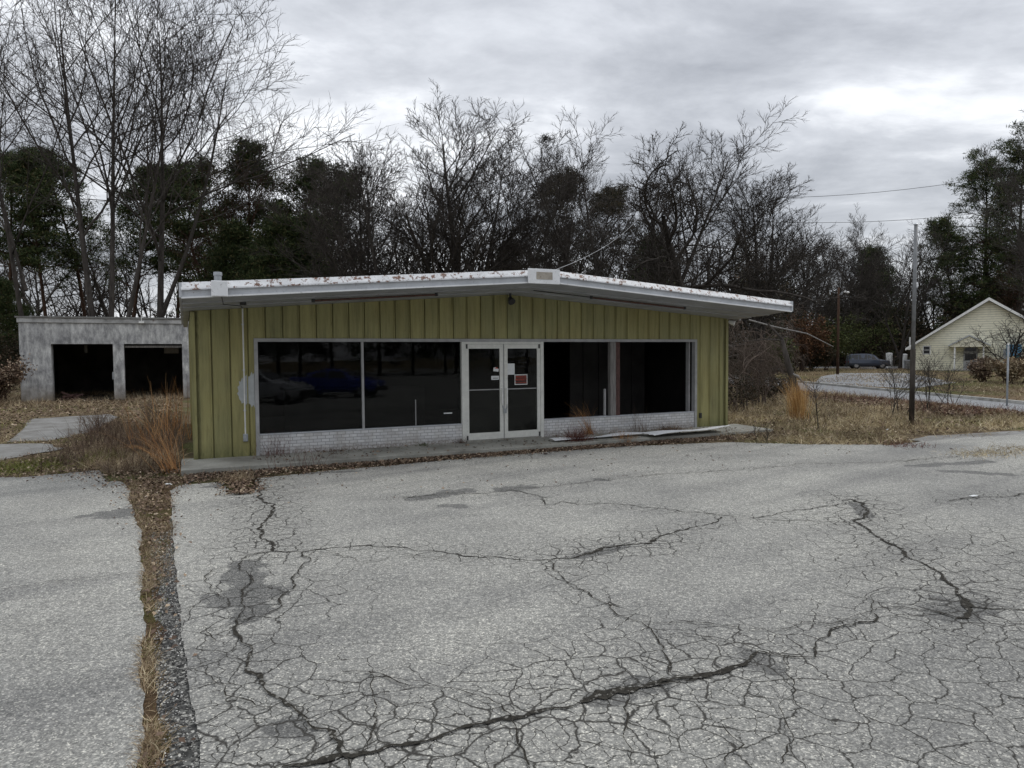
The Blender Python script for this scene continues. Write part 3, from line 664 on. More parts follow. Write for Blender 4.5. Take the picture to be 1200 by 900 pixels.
# double door
dr = MB().box(5.52, 5.60, -.03, .10, 0, 2.273).box(7.52, 7.60, -.03, .10, 0, 2.273).box(5.602, 7.518, -.03, .10, 2.225, 2.273)
dr.build('door_frame', M['aluminium'], shop)
MB().box(5.602, 7.518, -.06, .10, 0.0, .03).build('threshold', M['slab'], shop)
def door(x0, x1, hinge_left):
    sA, sB = .085, .085
    d = MB().box(x0, x0 + sA, -.02, .03, .035, 2.22).box(x1 - sB, x1, -.02, .03, .035, 2.22).box(x0 + sA, x1 - sB, -.02, .03, 2.12, 2.22).box(x0 + sA, x1 - sB, -.02, .03, .035, .19)
    d_ = d.build('door', M['aluminium'], shop)
    pane(x0 + sA, x1 - sB, 1.19, 2.12, M['glass_clean'], .005, d_, 'upper_glass'); pane(x0 + sA, x1 - sB, .19, 1.165, M['glass_door_low'], .005, d_, 'lower_glass')
    MB().box(x0 + sA, x1 - sB, -.012, .02, 1.167, 1.188).build('push_bar', M['frame'], d_)
    hx = x1 - .04 if hinge_left else x0 + .045
    h = MB().tube([(hx, -.02, 1.2), (hx, -.07, 1.2), (hx, -.07, .84), (hx, -.02, .84)], .016, 8); h.build('door_handle', M['white'], d_)
    kx = x0 + .02 if hinge_left else x1 - .05
    MB().box(kx, kx + .035, -.034, -.022, 2.12, 2.218).build('hinge', M['dark_metal'], d_)
    MB().box(kx, kx + .035, -.034, -.022, .04, .14).build('hinge', M['dark_metal'], d_)
    return d_
d1 = door(5.605, 6.545, True); d2 = door(6.575, 7.515, False)
MB().box(6.548, 6.572, -.005, .03, .035, 2.22).build('weather_strip', M['frame'], shop)
lk = MB().tube([(6.52, -.03, .8), (6.52, -.06, .74), (6.56, -.07, .71), (6.62, -.05, .74), (6.63, -.03, .8)], .012, 6); lk.box(6.53, 6.60, -.08, -.04, .62, .72)
tag(lk.build('padlock', M['galv']), 'small grey padlock and chain holding the two glass shop doors together', 'padlock').matrix_world = shop.matrix_basis
# dark interior
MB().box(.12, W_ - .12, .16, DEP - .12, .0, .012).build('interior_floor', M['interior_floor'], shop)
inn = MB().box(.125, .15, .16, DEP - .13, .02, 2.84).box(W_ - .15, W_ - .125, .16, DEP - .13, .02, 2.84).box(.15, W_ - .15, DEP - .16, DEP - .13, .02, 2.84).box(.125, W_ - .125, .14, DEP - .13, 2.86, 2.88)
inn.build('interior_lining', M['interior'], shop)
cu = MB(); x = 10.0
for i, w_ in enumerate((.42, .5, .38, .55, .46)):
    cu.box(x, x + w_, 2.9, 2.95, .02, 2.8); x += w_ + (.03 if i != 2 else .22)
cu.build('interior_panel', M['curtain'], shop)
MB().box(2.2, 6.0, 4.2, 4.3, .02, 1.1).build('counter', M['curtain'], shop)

def shop_thing(mb, name, mt, label, cat, group=None, **k):
    o_ = mb.build(name, mt, **k); o_.matrix_world = Matrix.Translation((BX, BY, .1)) @ Matrix.Rotation(TH, 4, 'Z'); return tag(o_, label, cat, group)
# notices taped to the doors
def text_mesh(name, body, size, loc, mt, parent, extrude=.0006, xscale=1.0):
    cu_ = bpy.data.curves.new(name, 'FONT'); cu_.body = body; cu_.size = size; cu_.extrude = extrude; cu_.align_x = 'CENTER'; cu_.align_y = 'CENTER'; cu_.offset = size * .012
    to = bpy.data.objects.new(name, cu_); COL.objects.link(to); dg = bpy.context.evaluated_depsgraph_get()
    me = bpy.data.meshes.new_from_object(to.evaluated_get(dg)); bpy.data.objects.remove(to)
    me.materials.clear(); me.materials.append(mt); o_ = bpy.data.objects.new(name, me); COL.objects.link(o_); o_.parent = parent
    o_.location = loc; o_.rotation_euler = (R(90), 0, 0); o_.scale = (xscale, 1, 1); return o_
ns = shop_thing(MB().box(6.845, 7.175, -.006, -.002, 1.27, 1.51), 'warning_sign', M['white'], 'red and black warning sign with white border on the right-hand shop door', 'sign')
MB().box(6.862, 7.158, -.008, -.0065, 1.287, 1.493).build('sign_face', M['sign_black'], ns)
for i, (tx, sz) in enumerate((('PRIVATE', .074), ('PROPERTY', .066), ('NO TRESPASSING', .038))): text_mesh('lettering', tx, sz, (7.01, -.009, 1.452 - i * .066), M['red_ink'], ns)
pn = shop_thing(MB().box(6.665, 6.845, -.006, -.002, 1.51, 1.77), 'paper_notice', M['paper'], 'blank white sheet of paper above the warning sign on the right-hand door', 'notice')
st = shop_thing(MB().box(6.25, 6.445, -.006, -.002, 1.40, 1.49), 'door_sticker', M['paper'], 'small white rectangular sticker low on the left-hand glass door', 'sticker')
MB().box(6.29, 6.42, -.008, -.0065, 1.43, 1.445).build('printed_line', M['black_ink'], st)
s2 = shop_thing(MB().prism([(6.30, 1.60), (6.43, 1.585), (6.44, 1.65), (6.38, 1.66), (6.37, 1.69), (6.31, 1.68)], -.006, -.002), 'door_sticker', M['paper'], 'torn pink and red sticker above the white one on the left-hand door', 'sticker')
MB().prism([(6.33, 1.66), (6.43, 1.655), (6.38, 1.69)], -.008, -.0065).build('printed_patch', M['red_ink'], s2)
shop_thing(MB().box(5.1, 5.3, .038, .045, .66, .685), 'window_sticker', M['paper'], 'thin white strip stuck low on the big window just left of the doors', 'sticker')

# fallen sheet metal on the walk
def bent_sheet(x0, x1, y0, y1, zf, name, label, ridges=3, parent_mat=M['fascia_lip']):
    m = MB(); nx, ny = 26, 9
    for i in range(nx + 1):
        for j in range(ny + 1):
            x_ = x0 + (x1 - x0) * i / nx; y_ = y0 + (y1 - y0) * j / ny + .12 * (i / nx - .5) * (1 if ridges > 2 else .2)
            m.v.append((x_, y_, zf(i / nx, j / ny) + .012 * abs(math.sin(j / ny * math.pi * ridges))))
    for i in range(nx):
        for j in range(ny): q = i * (ny + 1) + j; m.f.append((q, q + ny + 1, q + ny + 2, q + 1))
    o_ = shop_thing(m, name, parent_mat, label, 'metal sheet', 'fallen metal sheets on the walk', recalc=False)
    sm_ = o_.modifiers.new('thick', 'SOLIDIFY'); sm_.thickness = .004; return o_
bent_sheet(9.75, 12.15, -1.42, -.85, lambda a_, b_: .07 + .09 * a_ * (1 - b_) + .02 * math.sin(a_ * 7), 'metal_sheet', 'wide ribbed white metal sheet lying at the right end of the walk')
bent_sheet(7.35, 9.95, -1.02, -.74, lambda a_, b_: .04 + .03 * math.sin(a_ * 9 + 1) * b_ + .03 * a_, 'metal_sheet', 'long narrow white metal strip lying on the walk just right of the doors', 1)

# ------------------------------------------------------------------ the garage behind on the left
gar = empty('garage_building', (-22.674, 32.266, 0), TH, 'stained grey stucco garage with two open dark bays behind the weeds on the left', 'building')
GW, GD, GH = 9.2, 8.5, 3.70
gw = MB().box(0, 1.23, 0, .35, 0, 2.71).box(0, GW, 0, .35, 2.711, GH - .005).box(6.78, GW, 0, .35, 0, 2.71)
gw.build('front_wall', M['stucco'], gar)
MB().box(3.76, 4.22, -.03, .40, 0, 2.708).build('pillar', M['stucco'], gar)
MB().box(1.225, 1.25, .12, .5, 0, 2.70).build('door_jamb', M['stucco'], gar)
MB().box(0, .3, .352, GD, 0, GH - .01).build('side_wall', M['stucco'], gar); MB().box(GW - .3, GW, .352, GD, 0, GH - .01).build('side_wall', M['stucco'], gar)
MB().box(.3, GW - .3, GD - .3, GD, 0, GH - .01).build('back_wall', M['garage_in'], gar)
gc = MB().box(-.06, GW + .05, -.06, GD + .05, GH, 3.92); gr_ = gc.build('roof', M['cornice'], gar, bevel=.02)
MB().box(-.12, GW + .1, -.11, GD + .1, 3.923, 3.99).build('roof_edge', M['oldroad'], gr_)
MB().box(.2, GW - .2, 1.6, GD - .4, 3.992, 4.09).build('roof_deck', M['roof'], gr_)
lm = MB().box(4.9, 5.14, -.16, -.062, 3.72, 3.82); lm.tube([(5.02, -.13, 3.8), (5.02, -.13, 4.12)], .015, 6); lm.build('wall_lamp', M['white'], gar)
MB().box(4.23, 6.77, .15, .2, 2.53, 2.63).build('door_track', M['post_wood'], gar)
MB().box(2.35, 2.48, 2.0, 2.05, 2.3, 2.69).build('hanging_board', M['post_wood'], gar); MB().box(5.9, 6.6, 3.0, 3.1, 2.25, 2.6).build('hanging_board', M['plate'], gar)
MB().box(3.70, 3.755, -.05, .05, 1.0, 1.35).build('meter_box', M['galv'], gar)
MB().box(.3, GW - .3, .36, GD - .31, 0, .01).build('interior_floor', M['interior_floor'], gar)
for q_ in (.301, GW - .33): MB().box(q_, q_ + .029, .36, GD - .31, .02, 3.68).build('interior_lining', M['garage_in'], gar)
rb = MB(); 
for i in range(7):
    a_ = random.uniform(0, 3.1); c_ = Vector((1.75 + random.uniform(-.25, .35), .55 + random.uniform(-.15, .2), .05 + i * .035)); d_ = Vector((math.cos(a_), math.sin(a_), random.uniform(-.1, .5))) * .4
    rb.tube([c_ - d_, c_ + d_], .05, 5)
o_ = rb.build('rubble_pile', M['post_red']); o_.matrix_world = gar.matrix_basis; tag(o_, 'small pile of broken boards at the foot of the left garage bay', 'rubble')

# ------------------------------------------------------------------ the pale house on the right
hs = empty('clapboard_house', (42.982, 74.794, 0), R(-33), 'pale yellow clapboard gable-ended house with a small porch, far right', 'house')
def clap():
    t = NT('cream_clapboard'); sx = t.node('ShaderNodeSeparateXYZ'); t.L(t.obj(), sx.inputs[0])
    w_ = t.math('FRACT', t.math('MULTIPLY', sx.outputs[2], 4.2)); n = t.noise(2.5, 6, .7, t.map((1, 1, 1.6)))
    c = t.mix(1, (.86, .83, .66), t.ramp(w_, [(0, (.5, .5, .5)), (.14, (.55, .55, .55)), (.2, (1, 1, 1)), (1, (.94, .94, .94))]), 'MULTIPLY')
    c = t.mix(t.ramp(n, [(.5, (0,) * 3), (.72, (.6,) * 3)]), c, (.42, .42, .33))
    return t.fin(c, .7, t.bump(w_, .6, .03))
M['clap'] = clap()
HWd = 13.0; pk = 7.1
MB().prism([(0, 0), (HWd, 0), (HWd, 2.66), (HWd / 2, pk), (0, 2.66)], 0, 16, 'y').build('wall', M['clap'], hs)
sl_ = (pk - 2.66) / (HWd / 2)
rr_ = MB()
for sgn in (-1, 1):
    x_e = HWd / 2 + sgn * (HWd / 2 + .75); z_e = 2.66 - .75 * sl_
    rr_.prism([(HWd / 2, pk + .04), (x_e, z_e + .04), (x_e, z_e + .2), (HWd / 2, pk + .26)], -.55, 16.4, 'y')
hr = rr_.build('roof', M['dark_metal'], hs)
for sgn in (-1, 1):
    x_e = HWd / 2 + sgn * (HWd / 2 + .8); z_e = 2.66 - .8 * sl_
    MB().prism([(HWd / 2, pk + .02), (x_e, z_e + .02), (x_e, z_e + .26), (HWd / 2, pk + .32)], -.62, -.551, 'y').build('barge_board', M['white'], hr)
MB().prism([(-.8, 2.2), (0, 2.2), (0, 2.7), (-.8, 2.3)], -.545, -.4, 'y').build('eave_return', M['white'], hs)
MB().tube([(-.6, 3, 2.3), (-.6, 3, 3.6)], .07, 8).build('vent_pipe', M['white'], hs)
wf = MB().box(.78, 1.5, -.04, -.002, 1.7, 2.62).build('window', M['white'], hs); MB().box(.86, 1.42, -.05, -.041, 1.78, 2.54).build('pane', M['dark_pane'], wf)
MB().box(.86, 1.42, -.056, -.051, 2.14, 2.18).build('sash_bar', M['white'], wf)
po = MB().prism([(3.2, 2.45), (6.6, 2.45), (6.6, 2.55), (4.9, 3.5), (3.2, 2.55)], -1.5, -.003, 'y'); porch = po.build('porch', M['clap'], hs)
MB().prism([(3.1, 2.5), (4.9, 3.52), (6.7, 2.5), (6.7, 2.64), (4.9, 3.68), (3.1, 2.64)], -1.6, -.01, 'y').build('porch_roof', M['bare_grey'], porch)
for px_ in (3.6, 6.05): MB().box(px_, px_ + .14, -1.42, -1.28, 0, 2.45).build('porch_post', M['white'], porch)
MB().box(3.4, 6.4, -1.5, -.01, 0, .12).build('porch_floor', M['slab'], porch)
hd = MB().box(4.42, 5.65, -.05, -.003, .12, 2.42).build('door', M['frame'], hs); MB().box(4.55, 5.52, -.06, -.051, 1.05, 1.75).build('pane', M['dark_pane'], hd); MB().box(4.55, 5.52, -.06, -.051, 2.0, 2.36).build('pane', M['dark_pane'], hd)
# the tall blue and teal box beside it
M['blue'] = mat('faded_blue', (.07, .22, .36), .6, .35, 2.5); M['teal'] = mat('dark_teal', (.02, .09, .1), .6, .35, 2.5)
bb = MB().box(-.55, .55, -.5, .5, 0, 1.55).build('storage_booth', M['teal']); bb.location = (49.75, 69.4, 0); bb.rotation_euler = (0, 0, R(-33))
tag(bb, 'tall teal and blue storage booth standing against the pale house behind the bushes', 'booth')
MB().box(-.6, .6, -.55, .55, 1.552, 2.65).build('booth_top', M['blue'], bb); MB().box(-.85, -.62, -.2, .2, .1, 2.2).build('side_panel', M['galv'], bb)

# ------------------------------------------------------------------ trees
def unit(v): return v / (np.linalg.norm(v, axis=-1, keepdims=True) + 1e-9)
def grow(P, D, Lh, Rr, K, wander, tropism, tip, g):
    """march n branches at once; returns points (n,K+1,3) and radii (n,K+1)"""
    n = len(P); pts = np.empty((n, K + 1, 3)); pts[:, 0] = P; d = D.copy()
    bend = g.normal(size=(n, 3)) * wander
    for k_ in range(K):
        d = unit(d + bend * .5 + g.normal(size=(n, 3)) * wander + np.array([0, 0, 1.]) * tropism)
        pts[:, k_ + 1] = pts[:, k_] + d * (Lh / K)[:, None]
    t = np.linspace(0, 1, K + 1)[None]
    return pts, Rr[:, None] * (1 - (1 - tip) * t ** 1.0)
def tubes(pts, rad, S):
    n, K1, _ = pts.shape; d = np.empty_like(pts)
    d[:, 1:-1] = pts[:, 2:] - pts[:, :-2]; d[:, 0] = pts[:, 1] - pts[:, 0]; d[:, -1] = pts[:, -1] - pts[:, -2]; d = unit(d)
    ref = np.where(np.abs(d[:, :, 2:3]) > .9, np.array([1., 0, 0]), np.array([0, 0, 1.])); a = unit(np.cross(d, ref)); b = np.cross(d, a)
    th = np.arange(S) * 2 * np.pi / S
    V = pts[:, :, None] + rad[:, :, None, None] * (a[:, :, None] * np.cos(th)[None, None, :, None] + b[:, :, None] * np.sin(th)[None, None, :, None])
    i = np.arange(n * K1 * S).reshape(n, K1, S); j = np.roll(i, -1, 2)
    Q = np.stack([i[:, :-1], j[:, :-1], j[:, 1:], i[:, 1:]], -1).reshape(-1, 4)
    return V.reshape(-1, 3), Q
def spawn(pts, rad, Lh, m, tmin, ang, ratio, g, rr=.62, tmax=.98, lshape=.45, upbias=0.0):
    n, K1, _ = pts.shape; K = K1 - 1
    t = tmin + (tmax - tmin) * (np.arange(m)[None] + g.uniform(0, 1, (n, m))) / m
    f_ = t * K; i = np.minimum(f_.astype(int), K - 1); w = (f_ - i)[..., None]; r_ = np.arange(n)[:, None]
    P = pts[r_, i] * (1 - w) + pts[r_, i + 1] * w; D = unit(pts[r_, i + 1] - pts[r_, i])
    rd = rad[r_, i] * (1 - w[..., 0]) + rad[r_, i + 1] * w[..., 0]
    az = g.uniform(0, 2 * np.pi, (n, 1)) + np.arange(m)[None] * 2.4 + g.normal(size=(n, m)) * .4
    ref = np.where(np.abs(D[..., 2:3]) > .95, np.array([1., 0, 0]), np.array([0, 0, 1.])); a = unit(np.cross(D, ref)); b = np.cross(D, a)
    side = a * np.cos(az)[..., None] + b * np.sin(az)[..., None]
    an = R(ang) * g.uniform(.7, 1.3, (n, m)); nd = D * np.cos(an)[..., None] + side * np.sin(an)[..., None]
    nd = unit(nd + np.array([0, 0, 1.]) * upbias)
    ln = Lh[:, None] * ratio * (1 - lshape * (t - tmin) / max(1 - tmin, 1e-3)) * g.uniform(.7, 1.2, (n, m))
    return P.reshape(-1, 3), nd.reshape(-1, 3), ln.ravel(), (rd * rr).ravel()
class Acc:
    def __init__(s): s.V = []; s.F = []; s.n = 0
    def add(s, V, Q): s.V.append(V); s.F.append(Q + s.n); s.n += len(V)
    def get(s): return np.concatenate(s.V), np.concatenate(s.F)
def bare_tree(seed, H, stems, levels, r0):
    """stems: list of (lean vector, length factor, base offset, start height factor); levels: list of dicts"""
    g = np.random.default_rng(seed); tr = Acc(); cr_ = Acc()
    P = np.array([s_[2] for s_ in stems], float); D = unit(np.array([s_[0] for s_ in stems], float)); Lh = np.array([H * s_[1] for s_ in stems]); Rr = np.array([r0 * s_[3] for s_ in stems])
    l0 = levels[0]; pts, rad = grow(P, D, Lh, Rr, 12, l0.get('w', .05), l0.get('up', .03), l0.get('tip', .25), g); rad[:, 0] *= 1.35
    V, Q = tubes(pts, rad, 8); tr.add(V, Q)
    for li, l in enumerate(levels[1:]):
        P, D, Lh, Rr = spawn(pts, rad, Lh, l['m'], l.get('t0', .25), l.get('ang', 38), l['ratio'], g, l.get('rr', .62), upbias=l.get('ub', 0))
        Rr = np.maximum(Rr, l.get('rmin', .006)); keep = Lh > .12; P, D, Lh, Rr = P[keep], D[keep], Lh[keep], Rr[keep]
        K = l.get('K', 6); pts, rad = grow(P, D, Lh, Rr, K, l.get('w', .12), l.get('up', .05), l.get('tip', .35), g)
        V, Q = tubes(pts, rad, 5 if li == 0 else (4 if li == 1 else 3)); cr_.add(V, Q)
    return tr.get(), cr_.get()
TREES = {}
def tree_proto(key, seed, H, stems, levels, r0): 
    (tv, tf), (cv, cf) = bare_tree(seed, H, stems, levels, r0); TREES[key] = (float(np.percentile(cv[:, 2], 99.97)), (tv, tf), (cv, cf))
up3 = lambda x=0, y=0, z=1: (x, y, z)
def bareL(m1=16, m2=8, m3=7, m4=5, ang1=38, t1=.3, r1=.5, up=.06, w=.1, ub=.0, r4=.62, fine=.0145):
    return [dict(w=.012, up=.03, tip=.12), dict(m=m1, t0=t1, ang=ang1, ratio=r1, K=8, w=w * .7, up=up, ub=ub, rr=.55), dict(m=m2, t0=.18, ang=36, ratio=.52, K=6, w=w * .75, up=up, rr=.6, rmin=.014),
            dict(m=m3 - 1, t0=.15, ang=36, ratio=.55, K=5, w=w * .6, up=up, rr=.6, rmin=fine), dict(m=m4, t0=.12, ang=32, ratio=r4, K=3, w=w * .6, up=up, rr=.65, rmin=fine * .75)]
tree_proto('tall_fan', 1, 25, [((-.10, 0, 1), .95, (0, 0, 0), 1), ((.05, .02, 1), 1.0, (.45, .2, 0), .9), ((.30, 0, 1), .85, (.6, 0, 0), .75)], bareL(15, 8, 6, 4, 36, .38, .48, .045, .08), .23)
tree_proto('tall_right', 2, 24, [((.06, 0, 1), 1.0, (0, 0, 0), 1), ((.34, .05, 1), .78, (.3, 0, 5), .6)], bareL(17, 8, 6, 4, 44, .34, .50, .04, .09), .21)
tree_proto('tall_left', 3, 22, [((-.12, 0, 1), 1, (0, 0, 0), 1), ((-.35, .1, 1), .7, (-.3, 0, 6), .6)], bareL(13, 8, 6, 4, 40, .35, .45, .05, .09), .16)
tree_proto('vase', 4, 17, [((-.16, 0, 1), .95, (0, 0, 0), .9), ((.12, .1, 1), .98, (.15, .1, 0), .85), ((-.38, -.1, 1), .8, (-.1, 0, 1), .7), ((.34, -.1, 1), .82, (.1, 0, 1), .7), ((0, .3, 1), .8, (0, .1, 1), .6)], bareL(12, 8, 7, 5, 32, .22, .44, .05, .07), .24)
tree_proto('leader', 5, 18, [((.0, 0, 1), 1, (0, 0, 0), 1), ((.2, 0, 1), .8, (.1, 0, 2.5), .6)], bareL(24, 9, 7, 5, 46, .2, .42, .07, .09), .3)
tree_proto('leaning', 6, 16, [((.42, 0, 1), 1.0, (0, 0, 0), 1), ((.2, .1, 1), .9, (-.2, 0, 0), .7)], bareL(14, 7, 6, 5, 40, .3, .42, .05, .11), .2)
tree_proto('sparse', 7, 17, [((-.06, 0, 1), .95, (0, 0, 0), 1), ((-.34, .0, 1), 1.0, (0, 0, 2), .7), ((.3, .1, 1), .85, (.1, 0, 1.5), .7)], bareL(11, 7, 6, 4, 36, .25, .42, .03, .12), .2)
tree_proto('oak', 8, 15, [((0, 0, 1), .72, (0, 0, 0), 1)], [dict(w=.05, up=.02, tip=.3), dict(m=13, t0=.28, ang=62, ratio=.72, K=10, w=.17, up=.05, rr=.6), dict(m=9, t0=.15, ang=48, ratio=.5, K=7, w=.17, up=.05, rr=.6, rmin=.03),
            dict(m=8, t0=.15, ang=45, ratio=.5, K=5, w=.18, up=.05, rmin=.02), dict(m=6, t0=.1, ang=45, ratio=.45, K=3, w=.2, up=.04, rmin=.014)], .36)
tree_proto('round', 9, 14, [((0, 0, 1), .9, (0, 0, 0), 1), ((.25, 0, 1), .85, (0, .1, .5), .8), ((-.28, 0, 1), .85, (0, -.1, .5), .8)], bareL(15, 9, 7, 5, 40, .2, .5, .04, .12), .2)

def leaf_cloud(C, per, spread, size, g, aspect=.22, flat=.6, tri=False, out=None):
    """leaf or needle shaped quads scattered round the centres C"""
    n = len(C) * per; c = np.repeat(C, per, 0) + g.normal(size=(n, 3)) * spread * np.array([1, 1, flat])
    d = unit(g.normal(size=(n, 3)) + (0 if out is None else np.repeat(out, per, 0))); s_ = unit(np.cross(d, g.normal(size=(n, 3)))); ln = size * g.uniform(.6, 1.3, (n, 1)); w = ln * aspect
    V = np.stack([c - d * ln * .5 - s_ * w * .2, c + s_ * w * .5, c + d * ln * .5, c - s_ * w * .5], 1).reshape(-1, 3)
    return V, np.arange(n * 4).reshape(n, 4)
def pine(seed, H, crown0, width, nl, per, size, r0=.2, spread=.3, tufts=7):
    g = np.random.default_rng(seed); tr = Acc()
    pts, rad = grow(np.array([[0., 0, 0]]), np.array([[g.normal() * .03, g.normal() * .03, 1.]]), np.array([H]), np.array([r0]), 14, .02, .02, .15, g)
    V, Q = tubes(pts, rad, 8); tr.add(V, Q)
    t = np.sort(crown0 + (1 - crown0) * g.uniform(0, 1, nl) ** .85); f_ = t * 14; i = np.minimum(f_.astype(int), 13); w = (f_ - i)[:, None]
    P = pts[0, i] * (1 - w) + pts[0, i + 1] * w; rel = (t - crown0) / (1 - crown0)
    az = np.arange(nl) * 2.4 + g.normal(size=nl) * .5; el = .1 + rel * .7 + g.normal(size=nl) * .15
    D = np.c_[np.cos(az) * np.cos(el), np.sin(az) * np.cos(el), np.sin(el)]
    Ln = width * (.35 + .65 * np.sin(np.pi * (.25 + .72 * rel))) * g.uniform(.55, 1.15, nl)
    p1, r1 = grow(P, D, Ln, np.maximum(.018, r0 * .28 * (1 - rel * .6)), 6, .1, .06, .3, g); V, Q = tubes(p1, r1, 4); tr.add(V, Q)
    P2, D2, L2, R2 = spawn(p1, r1, Ln, tufts, .3, 45, .42, g, .5); p2, r2 = grow(P2, D2, L2, np.maximum(R2, .01), 3, .15, .12, .5, g); V, Q = tubes(p2, r2, 3); tr.add(V, Q)
    C = np.concatenate([p1[:, -1], p2[:, -1], p2[:, -2][::2]]); O = np.concatenate([unit(p1[:, -1] - p1[:, -2]), unit(p2[:, -1] - p2[:, -2]), unit(p2[:, -1] - p2[:, -2])[::2]])
    lf = leaf_cloud(C, per, spread, size, g, .16, .4, out=O * .8)
    return tr.get(), lf
def pine_proto(key, *a, **k): TREES[key] = (a[1], *pine(*a, **k))
pine_proto('pine_a', 21, 18, .5, 3.4, 60, 24, .36); pine_proto('pine_b', 22, 17, .42, 3.0, 62, 24, .36); pine_proto('pine_c', 23, 16, .3, 3.2, 85, 22, .36)
pine_proto('pine_tall', 24, 25, .2, 5.2, 70, 24, .42, r0=.32, spread=.34, tufts=9)
pine_proto('cedar', 25, 11, .1, 2.6, 130, 24, .3, r0=.14, spread=.28)
_cache = {}
def tree(name, key, px, Y, top, label, group, bark_, leafm=None, rz=0, part='branches', lean=0, widen=1.0):
    H, (tv, tf), (cv, cf) = TREES[key]; ck = (key, bark_, leafm)
    if ck not in _cache:
        _cache[ck] = (np_mesh('trunk', tv, tf, M[bark_], link=False, smooth=True), np_mesh(part, cv, cf, M[leafm or bark_], link=False, smooth=leafm is None))
    ta, ca = _cache[ck]; z = 2.1 + (414.4 - top) * Y / 820.; s_ = z / H * (.95 if (top > 60 and leafm is None) else .95 if leafm and 'cedar' not in key else 1)
    root = empty(name, ((px - 600) / 820. * Y, Y, -.03), rz, label, 'tree', group); root.scale = (s_ * widen, s_ * widen, s_)
    a = bpy.data.objects.new('trunk', ta); a.parent = root; COL.objects.link(a)
    b = bpy.data.objects.new('crown', ca); b.parent = root; COL.objects.link(b)
    return root
GB = 'bare winter trees behind the buildings'; GP = 'dark pines behind the buildings'
BT = [('tall_fan', 118, 42, -150, 'tallest multi-stemmed bare tree, its trunks rising straight behind the grey garage', 0, 1.0, 'bark'),
      ('tall_right', 184, 45, -60, 'tall bare tree just left of the shop roof with limbs sweeping right', 0, 1.3, 'bark'),
      ('tall_left', 40, 44, -60, 'bare tree at the far left edge spreading above the garage corner', 0, 1.0, 'bark'),
      ('leaning', 235, 52, 120, 'thin bare tree leaning right above the left end of the shop roof', 0, .8, 'bark_red'),
      ('vase', 470, 44, 122, 'dense fan-shaped bare tree behind the left half of the shop roof', 0, 1.5, 'bark'),
      ('leader', 543, 46, 84, 'tallest bare tree behind the shop with one straight leading trunk', .4, 1.45, 'bark'),
      ('leaning', 562, 45, 128, 'bare tree leaning right behind the roof ridge with a dark nest in it', 0, 1.1, 'bark'),
      ('sparse', 715, 46, 112, 'sparse bare tree with upright forks right of the roof ridge', 0, 1.25, 'bark'),
      ('leaning', 745, 44, 98, 'bare tree slanting up to the right to the highest twig over the shop roof', .2, 1.2, 'bark_dark'),
      ('oak', 812, 43, 165, 'gnarled bare oak with a thick dark trunk and heavy limbs', 0, 1.15, 'bark_dark'),
      ('round', 890, 50, 190, 'broad bushy bare tree above the right end of the shop roof', .7, 1.2, 'bark_dark'),
      ('vase', 655, 55, 150, 'bare tree between the nest tree and the sparse forked tree', 2.0, .9, 'bark'),
      ('round', 425, 48, 165, 'low spreading bare tree at the left foot of the fan-shaped tree', 1.9, 1.0, 'bark'),
      ('leader', 1002, 94, 236, 'far bare tree standing left of the metal pole', 1.3, 1.15, 'bark_dark'),
      ('sparse', 1055, 84, 248, 'far bare tree with thin forks right behind the metal pole', 2.2, 1.1, 'bark_dark'),
      ('round', 940, 80, 265, 'bare tree in the gap between the shop roof and the lamp post', 2.9, 1.1, 'bark_dark'),
      ('round', 1178, 97, 262, 'reddish bare tree rising behind the roof of the pale house', 1.5, 1.2, 'bark_red'),
      ('vase', 1250, 40, 66, 'bare tree whose twigs reach in at the right edge of the sky', .5, 1.0, 'bark'),
      ('leader', 395, 60, 235, 'small bare tree against the pines left of the fan-shaped tree', .9, .9, 'bark_red'),
      ('round', 300, 55, 262, 'low bare tree with reddish twigs above the roof vent', .3, 1.1, 'bark_red'),
      ('leader', 345, 50, 250, 'slender bare tree with pale stems in front of the cedars', 2.5, .8, 'bark')]
for key, px, Y, top, lab, rz, wd, bk in BT: tree('bare_tree', key, px, Y, top, lab, GB, bk, None, rz, widen=wd)
